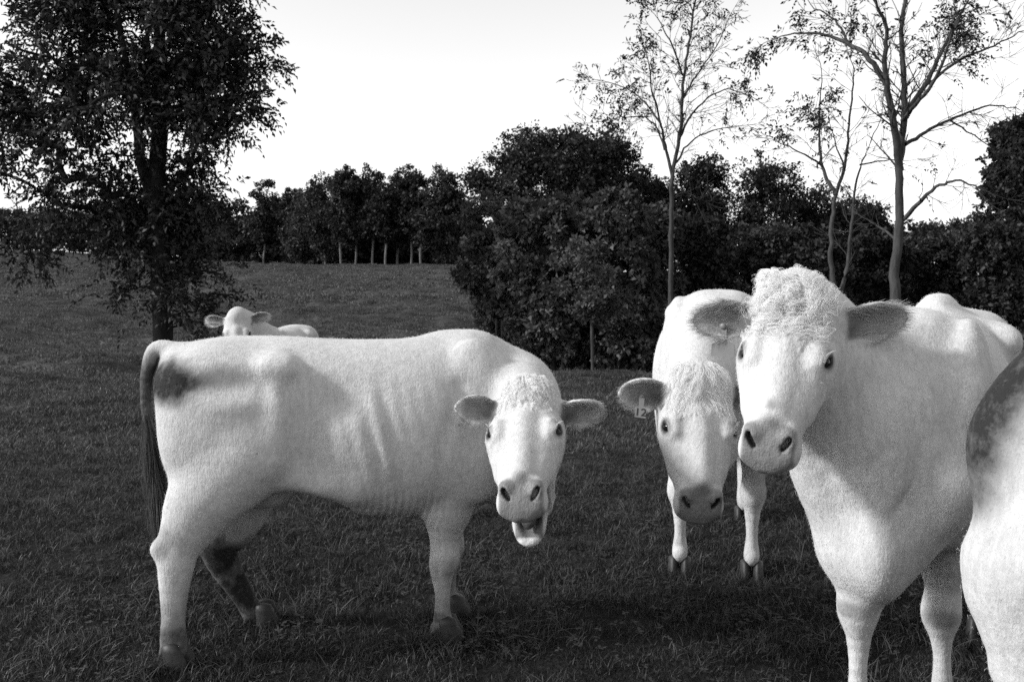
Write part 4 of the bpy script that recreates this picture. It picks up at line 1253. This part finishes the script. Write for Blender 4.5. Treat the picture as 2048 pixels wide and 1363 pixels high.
        p2 = b0 + (nn * .34 + fl * 1.8) * (ln * .5)[:, None]
        strands('fur', np.stack([b0, p1, p2], 1), FUR_R / s, M_FUR, root, dirt=dirt[pick], taper=True)
    # forelock: curls on the poll
    fk = pose.get('forelock') if FUR else None
    if fk:
        onp = np.flatnonzero((u > -.055) & (u < fk.get('reach', .11)) & (np.abs(w) < fk.get('half', .10)) & (v > -.075))
        n = fk.get('n', 2600); npt = fk.get('pts', 14)
        # locks: strands gather round shared guides so that the curls read as locks
        ng = fk.get('locks', 70); gi = rng.choice(onp, ng)
        gp = co[gi]; lock = []
        gfreq = rng.uniform(.8, 1.5, ng) * fk.get('freq', 2.2); gph = rng.uniform(0, 6.28, ng); glen = rng.uniform(.6, 1.15, ng) * fk.get('len', .085)
        gamp = rng.uniform(.5, 1.2, ng) * fk.get('amp', .012)
        gdir = rng.normal(0, fk.get('mess', .2), (ng, 3)) + (U * fk.get('down', .7))[None, :] + W[None, :] * (np.clip(q[gi, 2] / .03, -1, 1) * fk.get('part', .35))[:, None] + V[None, :] * .25
        edge = np.clip(np.minimum((fk.get('reach', .11) - u[onp]) / .07, (fk.get('half', .10) - np.abs(w[onp])) / .05), .03, 1)
        pk = rng.choice(onp, n, p=edge / edge.sum()); edge_of = dict(zip(onp.tolist(), edge.tolist()))
        near_g = np.argmin(np.linalg.norm(co[pk][:, None, :] - gp[None, :, :], axis=2), axis=1)
        tt = np.linspace(0, 1, npt)
        out = np.zeros((n, npt, 3))
        for i in range(n):
            g = near_g[i]; base = co[pk[i]]; nn = no[pk[i]]
            d = gdir[g] - nn * (gdir[g] @ nn) * .9; d = d / (np.linalg.norm(d) + 1e-6)
            sdir = np.cross(d, nn)
            ln = glen[g] * rng.uniform(.6, 1.1) * hs * (.35 + .65 * edge_of[int(pk[i])])
            wv = gamp[g] * hs
            ph = gph[g] + rng.normal(0, .45)
            rise = .016 * hs * fk.get('rise', 1.0) * (.2 + .8 * edge_of[int(pk[i])])
            pull = (gp[g] - base) * fk.get('pull', .18)
            pos = base[None, :] + d[None, :] * (tt * ln)[:, None] + pull[None, :] * (tt ** .7)[:, None]
            pos = pos + sdir[None, :] * (wv * np.sin(tt * gfreq[g] * 6.28 + ph) * np.minimum(1, tt * 3))[:, None]
            pos = pos + nn[None, :] * (rise * np.sin(np.minimum(tt * 1.25, 1) * 3.14) + .4 * wv * np.cos(tt * gfreq[g] * 6.28 + ph) * np.minimum(1, tt * 2) + .004)[:, None]
            out[i] = pos
        strands('forelock', out, fk.get('rad', .0006) / s, M_LOCK, root, taper=True)
    # hair in the ears
    for sd, b0, A, N, Ln, Wd, e in ear_geo:
        B = np.cross(N, A); st_ = []
        for i in range(e.get('hairs', 1100)):
            t = rng.uniform(.05, .95); wb = np.interp(t, [0, .3, .5, .8, 1], [.5, .88, 1, .72, .1]) * Wd
            edge = rng.random() < .55
            bb = rng.choice([-1, 1]) * wb * rng.uniform(.82, .98) if edge else rng.uniform(-.8, .8) * wb
            cf = np.interp(t, [0, .3, 1], [2.2, 1.15, .8]) * e.get('cup', .8)
            n0 = cf * bb * bb / Wd - e.get('bend', 0) * Ln * t * t
            p0 = b0 + A * t * Ln + B * bb + N * (n0 + .007)
            d = unit(A * rng.uniform(.7, 1.2) - B * np.sign(bb) * (.5 if not edge else rng.uniform(-.45, .6)) + N * rng.uniform(.05, .35) + rng.normal(0, .15, 3))
            ln = rng.uniform(.010, .026) * hs * e.get('hair_len', 1.0)
            st_.append([p0, p0 + d * ln * .5, p0 + (d + A * .3) * ln * .95])
        strands('ear_hair', np.array(st_), .00055 * hs, M_EARHAIR, root, taper=True)
    # switch of the tail
    st_ = []
    t0 = np.array(tl[-1], float); tdir = unit(t0 - np.array(tl[-2], float))
    for i in range(pose.get('switch_n', 500)):
        r = rng.uniform(0, .30); base = t0 - tdir * r
        o = rng.normal(0, .012, 3); ln = rng.uniform(.16, .34)
        st_.append([base + o * .4, base + o * 1.2 + tdir * ln * .35 + [0, 0, -.02], base + o * 1.7 + tdir * ln * .5 + [0, 0, -.5 * ln * .35], base + o * 1.2 + tdir * ln * .6 + [0, 0, -.5 * ln]])
    strands('tail_switch', np.array(st_), .0015, M_SWITCH, root, taper=True)
    frame = dict(L=L, H=H, Hd=Hd, J=J, U=U, V=V, W=W, hs=hs, ears=ear_geo, Uj=Uj, Vj=Vj, s=s)
    return root, frame

def ball(c, r, nu=16, nv=10, axes=None, rad3=None):
    th = np.linspace(0, math.pi, nv + 1); ph = np.arange(nu) / nu * 2 * math.pi
    p = np.array([[math.sin(a) * math.cos(b), math.sin(a) * math.sin(b), math.cos(a)] for a in th for b in ph])
    if rad3 is not None: p = p * np.array(rad3)
    else: p = p * r
    if axes is not None: p = p @ np.array(axes)
    f = [(i * nu + j, (i + 1) * nu + j, (i + 1) * nu + (j + 1) % nu, i * nu + (j + 1) % nu) for i in range(nv) for j in range(nu)]
    return mesh_np('ball', p + np.asarray(c), np.array(f))
def hoof_mesh(p, fwd, k):
    """cloven hoof: two pointed claws, flat on the ground"""
    side = np.cross([0, 0, 1], fwd); V, Fc = [], []
    top = .088
    for e in (-1, 1):
        n = 14; b = len(V)
        rings = [(0.0, 1.0, .112), (.35, .96, .102), (.75, .88, .086), (1.0, .80, .072)]
        for h, wf, ln in rings:
            for j in range(n):
                a = j / n * 2 * math.pi
                x = math.cos(a); y = math.sin(a)
                xx = (x * .5 + .06) * ln * k * (1.0 if x > 0 else .8) + (.012 if h < .5 else 0)
                yy = y * .029 * k * wf * (1 - .35 * max(x, 0) ** 2)
                q = np.array([p[0], p[1], 0]) + fwd * (xx - .012 + .0 * h) + side * (yy + e * .028 * k)
                V.append([q[0], q[1], h * top - (0.006 if h == 0 else 0)])
        for r in range(3):
            for j in range(n):
                Fc.append((b + r * n + j, b + r * n + (j + 1) % n, b + (r + 1) * n + (j + 1) % n, b + (r + 1) * n + j))
        c = len(V); t = np.mean(np.array(V[b + 3 * n:b + 4 * n]), 0); t[2] += .012; V.append(list(t))
        for j in range(0, n): Fc.append((b + 3 * n + j, b + 3 * n + (j + 1) % n, c, c))
    Fc = np.array(Fc)
    me = bpy.data.meshes.new('hoof')
    me.from_pydata([tuple(v) for v in V], [], [tuple(dict.fromkeys(f)) for f in Fc.tolist()])
    me.polygons.foreach_set('use_smooth', np.ones(len(me.polygons), dtype=bool)); me.update()
    return me
def strands(name, pts, radius, mat, parent, dirt=None, taper=False):
    pts = np.ascontiguousarray(pts, dtype=np.float32)
    n, m, _ = pts.shape
    hc = bpy.data.hair_curves.new(name)
    hc.add_curves([m] * n)
    hc.attributes['position'].data.foreach_set('vector', pts.ravel())
    ra = hc.attributes.get('radius') or hc.attributes.new('radius', 'FLOAT', 'POINT')
    prof = np.linspace(1, .25, m) if taper else np.ones(m)
    ra.data.foreach_set('value', np.tile(prof * radius, n).astype(np.float32))
    da = hc.attributes.new('dirt', 'FLOAT', 'CURVE')
    da.data.foreach_set('value', (np.zeros(n) if dirt is None else dirt).astype(np.float32))
    hc.materials.append(mat)
    o = bpy.data.objects.new(name, hc); COL.objects.link(o); o.parent = parent
    return o
def ear_tag(frame, which, t, size, text, parent, hang=(0, 0, -1), face=None, off=.0, mat=None):
    """plastic tag riveted through the ear: stem, button, flap and its printed number"""
    sd, b0, A, N, Ln, Wd, e = frame['ears'][which]
    hole = b0 + A * t * Ln - N * (e.get('bend', 0) * Ln * t * t) + N * .012 + np.cross(N, A) * off * Wd
    dn = unit(np.array(hang, float)); fc = unit(np.array(face if face is not None else N, float)); fc = unit(fc - dn * (fc @ dn))
    sx = np.cross(dn, fc)
    w, h, stem = size
    out = [(-.011, 0), (.011, 0), (.010, stem), (w * .5, stem + .012), (w * .55, stem + h), (-w * .55, stem + h), (-w * .5, stem + .012), (-.010, stem)]
    V = []
    for z in (.0015, -.0015):
        for x, y in out: V.append(hole + sx * x + dn * y + fc * (z + .012))
    n = len(out)
    F = [tuple(range(n)), tuple(range(2 * n - 1, n - 1, -1))] + [(i, n + i, n + (i + 1) % n, (i + 1) % n) for i in range(n)]
    me = bpy.data.meshes.new('ear_tag'); me.from_pydata([tuple(v) for v in V], [], F); me.update()
    tg = obj('ear_tag', me, mat or M_TAG, parent)
    bt = obj('button', ball(hole + fc * .016 + dn * .006, .008, 14, 8, axes=[sx, dn, fc], rad3=(.009, .009, .005)), M_TAG, tg)
    if text:
        cu = bpy.data.curves.new('digits', 'FONT'); cu.body = text; cu.align_x = 'CENTER'; cu.align_y = 'CENTER'
        cu.size = h * .95; cu.extrude = .0006
        o = bpy.data.objects.new('digits', cu); COL.objects.link(o)
        bpy.context.view_layer.update()
        me2 = bpy.data.meshes.new_from_object(o); bpy.data.objects.remove(o)
        Mt = np.array([sx, -dn, fc])                     # text x, y, z
        co = np.empty(len(me2.vertices) * 3, np.float32); me2.vertices.foreach_get('co', co); co = co.reshape(-1, 3)
        if np.linalg.det(Mt) < 0: Mt[0] *= -1
        co = co @ Mt + (hole + dn * (stem + h * .55) + fc * .0145)
        me2.vertices.foreach_set('co', co.astype(np.float32).ravel()); me2.update()
        obj('number', me2, M_TAGDARK, tg)
    return tg
# ------------------------------------------------------------------ the herd
def local_of(C, yaw, s):
    c, sn = math.cos(yaw), math.sin(yaw)
    def f(px, py, d):
        w = P(px, py, d) - np.array([C[0], C[1], 0])
        return (np.array([c * w[0] + sn * w[1], -sn * w[0] + c * w[1], w[2]]) / s)
    return f
ONLY = '12345'
if '1' in ONLY:
    C, yaw, s = (-.578, 4.12), R(11), .97
    g = local_of(C, yaw, s)
    pose = dict(
        poll=P(1052, 786, 3.86), muzzle=P(1036, 1005, 3.38), face=(-.12, -.6, .8), hs=1.06, hw=.95,
        neck=[(.03, 4.16, .97)], neck_r=[.195],
        hr=[(-.50, -.17, .86), g(408, 1000, 3.86), g(368, 1085, 3.84), g(352, 1130, 3.83), g(347, 1215, 3.82), g(347, 1285, 3.82), g(354, 1322, 3.81)],
        hl=[(-.50, .17, .86), g(470, 1010, 4.20), g(440, 1090, 4.24), g(445, 1120, 4.25), g(482, 1185, 4.28), g(512, 1228, 4.30), g(532, 1246, 4.30)],
        fr=[g(905, 930, 4.09), g(895, 1010, 4.08), g(888, 1100, 4.09), g(884, 1132, 4.10), g(885, 1190, 4.11), g(886, 1245, 4.12), g(898, 1272, 4.12)],
        fl=[g(915, 900, 4.38), g(905, 985, 4.38), g(898, 1075, 4.39), g(898, 1105, 4.39), g(898, 1160, 4.40), g(900, 1200, 4.41), g(914, 1222, 4.41)],
        tail=[(-.78, 0, 1.245), g(314, 698, 3.98), g(295, 740, 3.97), g(292, 805, 3.95), g(302, 885, 3.93), g(314, 965, 3.92)],
        mouth=R(24),
        ear_r=dict(axis_w=(-1, -.25, .08), face_w=(-.15, -1, -.05), len=.165, wid=.062, cup=.5),
        ear_l=dict(axis_w=(1, -.1, -.12), face_w=(.1, -.9, -.40), len=.17, wid=.066, cup=.6, bend=.25),
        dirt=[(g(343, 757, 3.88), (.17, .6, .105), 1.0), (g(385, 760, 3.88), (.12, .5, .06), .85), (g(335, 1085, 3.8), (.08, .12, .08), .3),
              (g(437, 1090, 4.22), (.22, .14, .26), 1.0), (g(480, 1180, 4.28), (.22, .14, .2), 1.0), (g(520, 1235, 4.3), (.16, .1, .14), .95)],  # these darken the far hind leg: its shade painted into the coat
        curls=dict(n=70, reach=.10, half=.095, len=.045, amp=.004, r=.0065, freq=.8),
        forelock=dict(n=900, len=.04, amp=.004, rise=.35, reach=.11, half=.12, locks=120, pull=.08, mess=.35),
        mud=.85, mudline=.45, leg_r=1.06, tail_dirt=.9, tail_z=1.16, switch_n=1500)
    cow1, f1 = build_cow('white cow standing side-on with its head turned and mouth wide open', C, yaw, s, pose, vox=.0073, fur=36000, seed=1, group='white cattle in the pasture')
    H, J, hs = f1['H'], f1['J'], f1['hs']
    obj('tongue', ball(J(.375, -.118, 0), 1, 20, 14, axes=[f1['Uj'], f1['Vj'], f1['W']], rad3=(.085 * hs, .026 * hs, .036 * hs)), M_TONGUE, cow1)
if '2' in ONLY:
    C, yaw, s = (1.13, 5.45), math.atan2(-.97, -.2), 1.09
    g = local_of(C, yaw, s)
    pose = dict(
        poll=P(1398, 757, 4.28), muzzle=P(1408, 1035, 3.98), face=(.03, -1, .3), hs=1.02,
        neck=[(.90, 4.62, 1.08)], neck_r=[.225],
        ear_r=dict(axis_w=(-1, -.05, -.10), face_w=(0, -.95, -.35), len=.185, wid=.078, cup=.5),
        ear_l=dict(axis_w=(1, .1, -.10), face_w=(0, -.95, -.35), len=.185, wid=.078, cup=.5),
        curls=dict(n=110, reach=.14, half=.11, len=.085, amp=.005, r=.0070, freq=.8, part=.55, mess=.25),
        dirt=[(g(1512, 965, 4.95), (.09, .1, .12), .8)],  # upper foreleg: dirty hair and shade painted as one dark patch
        forelock=dict(n=1500, len=.10, amp=.005, rise=.6, reach=.16, half=.135, down=1.2, part=.75, locks=140, freq=1.2, pull=.22, mess=.28, rad=.0005),
        mud=.35, mudline=.3)
    cow2, f2 = build_cow('white cow facing head on with lowered head and numbered ear tag', C, yaw, s, pose, vox=.0078, fur=30000, seed=2, group='white cattle in the pasture')
    ear_tag(f2, 1, .50, (.040, .052, .055), '12', cow2, hang=f2['Hd']((1, .15, .12)), face=f2['Hd']((0, 1, .1)), off=.2, mat=M_TAG_PALE)
if '3' in ONLY:
    C, yaw, s = (1.474, 3.57), math.atan2(-.86, -.5), 1.06
    g = local_of(C, yaw, s)
    pose = dict(
        poll=P(1592, 602, 2.90), muzzle=P(1528, 902, 2.62), face=(-.40, -1, .30), hs=.89, hw=.93, bumps=[([-.38, 0, 1.325], (.10, .045, .042), .09)],
        neck=[(1.06, 3.04, 1.10)], neck_r=[.225], neck_sq=.62,
        fr=[g(1700, 1000, 3.08), g(1700, 1090, 3.06), g(1716, 1195, 3.05), g(1718, 1235, 3.05), g(1716, 1330, 3.05), g(1714, 1440, 3.05), g(1708, 1497, 3.03)],
        hr=[(-.50, -.13, .86), (-.56, -.12, .70), g(1880, 1000, 4.25), g(1885, 1030, 4.25), g(1885, 1120, 4.22), g(1885, 1195, 4.2), g(1880, 1240, 4.18)],
        fl=[g(1880, 1010, 3.28), g(1892, 1090, 3.26), g(1884, 1205, 3.25), g(1882, 1240, 3.25), g(1884, 1310, 3.25), g(1884, 1387, 3.25), g(1882, 1440, 3.23)],
        dirt=[(g(1541, 800, 2.68), (.022, .03, .028), .55), (g(1703, 1218, 3.0), (.05, .08, .035), .5), (g(1875, 1238, 3.2), (.06, .08, .04), .5)],  # smudge on the nose, then shading below the knees painted as dark patches
        ear_r=dict(axis_w=(-1, .10, -.08), face_w=(-.1, -1, -.12), len=.20, wid=.066, cup=.45, hairs=1800, hair_len=1.5),
        ear_l=dict(axis_w=(1, .22, .04), face_w=(.2, -1, -.25), len=.25, wid=.066, cup=.5, hairs=1800, hair_len=1.5),
        curls=dict(n=120, reach=.14, half=.105, len=.075, amp=.012, r=.0085, freq=1.25, part=.5, mess=.7),
        forelock=dict(n=1600, len=.10, amp=.014, rise=1.3, reach=.15, half=.125, locks=90, freq=2.3, rad=.0005, mess=.3, pull=.2, pts=18),
        mud=.35, mudline=.35)
    cow3, f3 = build_cow('white cow with curly forelock staring ahead, big tag in its ear', C, yaw, s, pose, vox=.0063, fur=46000, seed=3, group='white cattle in the pasture')
    ear_tag(f3, 1, .50, (.066, .046, .045), '', cow3, hang=(0, 0, -1), face=f3['Hd']((0, 1, .2)), off=.25)
if '4' in ONLY:
    C, yaw, s = (1.90, 1.80), R(-42), 1.10
    g = local_of(C, yaw, s)
    pose = dict(poll=np.array([C[0] + 1.0, C[1] - .75, 1.55]), muzzle=np.array([C[0] + 1.4, C[1] - 1.05, 1.25]), face=(.4, -.3, 1),
        dirt=[(g(px_, py_, 2.3), (r_, .35, r_), a_) for px_, py_, r_, a_ in ((2060, 680, .24, 1), (1995, 735, .19, 1), (1968, 800, .16, 1), (1952, 880, .13, .95), (1945, 960, .10, .8), (2030, 780, .17, .6), (2120, 720, .2, .9))], mud=.4,
        tail=[(-.76, 0, 1.12), (-.80, .08, 1.05), (-.80, .16, .95), (-.78, .20, .85), (-.74, .24, .75)],
        pin_drop=.12, dirt_noise=.12,
        hr=[(-.56, -.17, .86), g(2066, 1140, 2.22), g(2084, 1340, 2.2), g(2080, 1420, 2.2), g(2086, 1560, 2.2), g(2088, 1690, 2.2), g(2100, 1760, 2.2)],
        torso=[(-.875, 1.0, .92, .03), (-.86, 1.05, .88, .085), (-.80, 1.12, .80, .155), (-.70, 1.20, .74, .205), (-.55, 1.28, .675, .240)] + TORSO[5:])
    cow4, f4 = build_cow('cow with dark dung-stained rump standing close beside the curly-headed cow', C, yaw, s, pose, vox=.013, fur=16000, seed=4, group='white cattle in the pasture')
if '5' in ONLY:
    C, yaw, s = (-2.19, 9.35), math.atan2(-.99, -.12), .81
    pose = dict(poll=P(473, 632, 8.45), muzzle=P(471, 735, 8.25), face=(.05, -1, .25), hs=1.0,
        neck=[(-2.28, 8.80, 1.0)], neck_r=[.20])
    cow5, f5 = build_cow('small white cow farther off, peering over the back of another', C, yaw, s, pose, vox=.015, fur=9000, seed=5, group='white cattle in the pasture')

# grass standing up round the hooves
if True:
    fp = []
    for f in FEET:
        n_ = 34
        a_ = rg.uniform(0, 6.28, n_); r_ = rg.uniform(.055, .16, n_)
        for aa, rr in zip(a_, r_):
            x_, y_ = f[0] + math.cos(aa) * rr, f[1] + math.sin(aa) * rr
            fp.append((x_, y_, ground_z(x_, y_)))
    scatter('grass', np.array(fp), rg.uniform(.45, .95, len(fp)), [blades(rg, 22, .05, .05, .11, .002, 1.0, .08) for _ in range(4)], 'taller grass standing up round the hooves', 15)
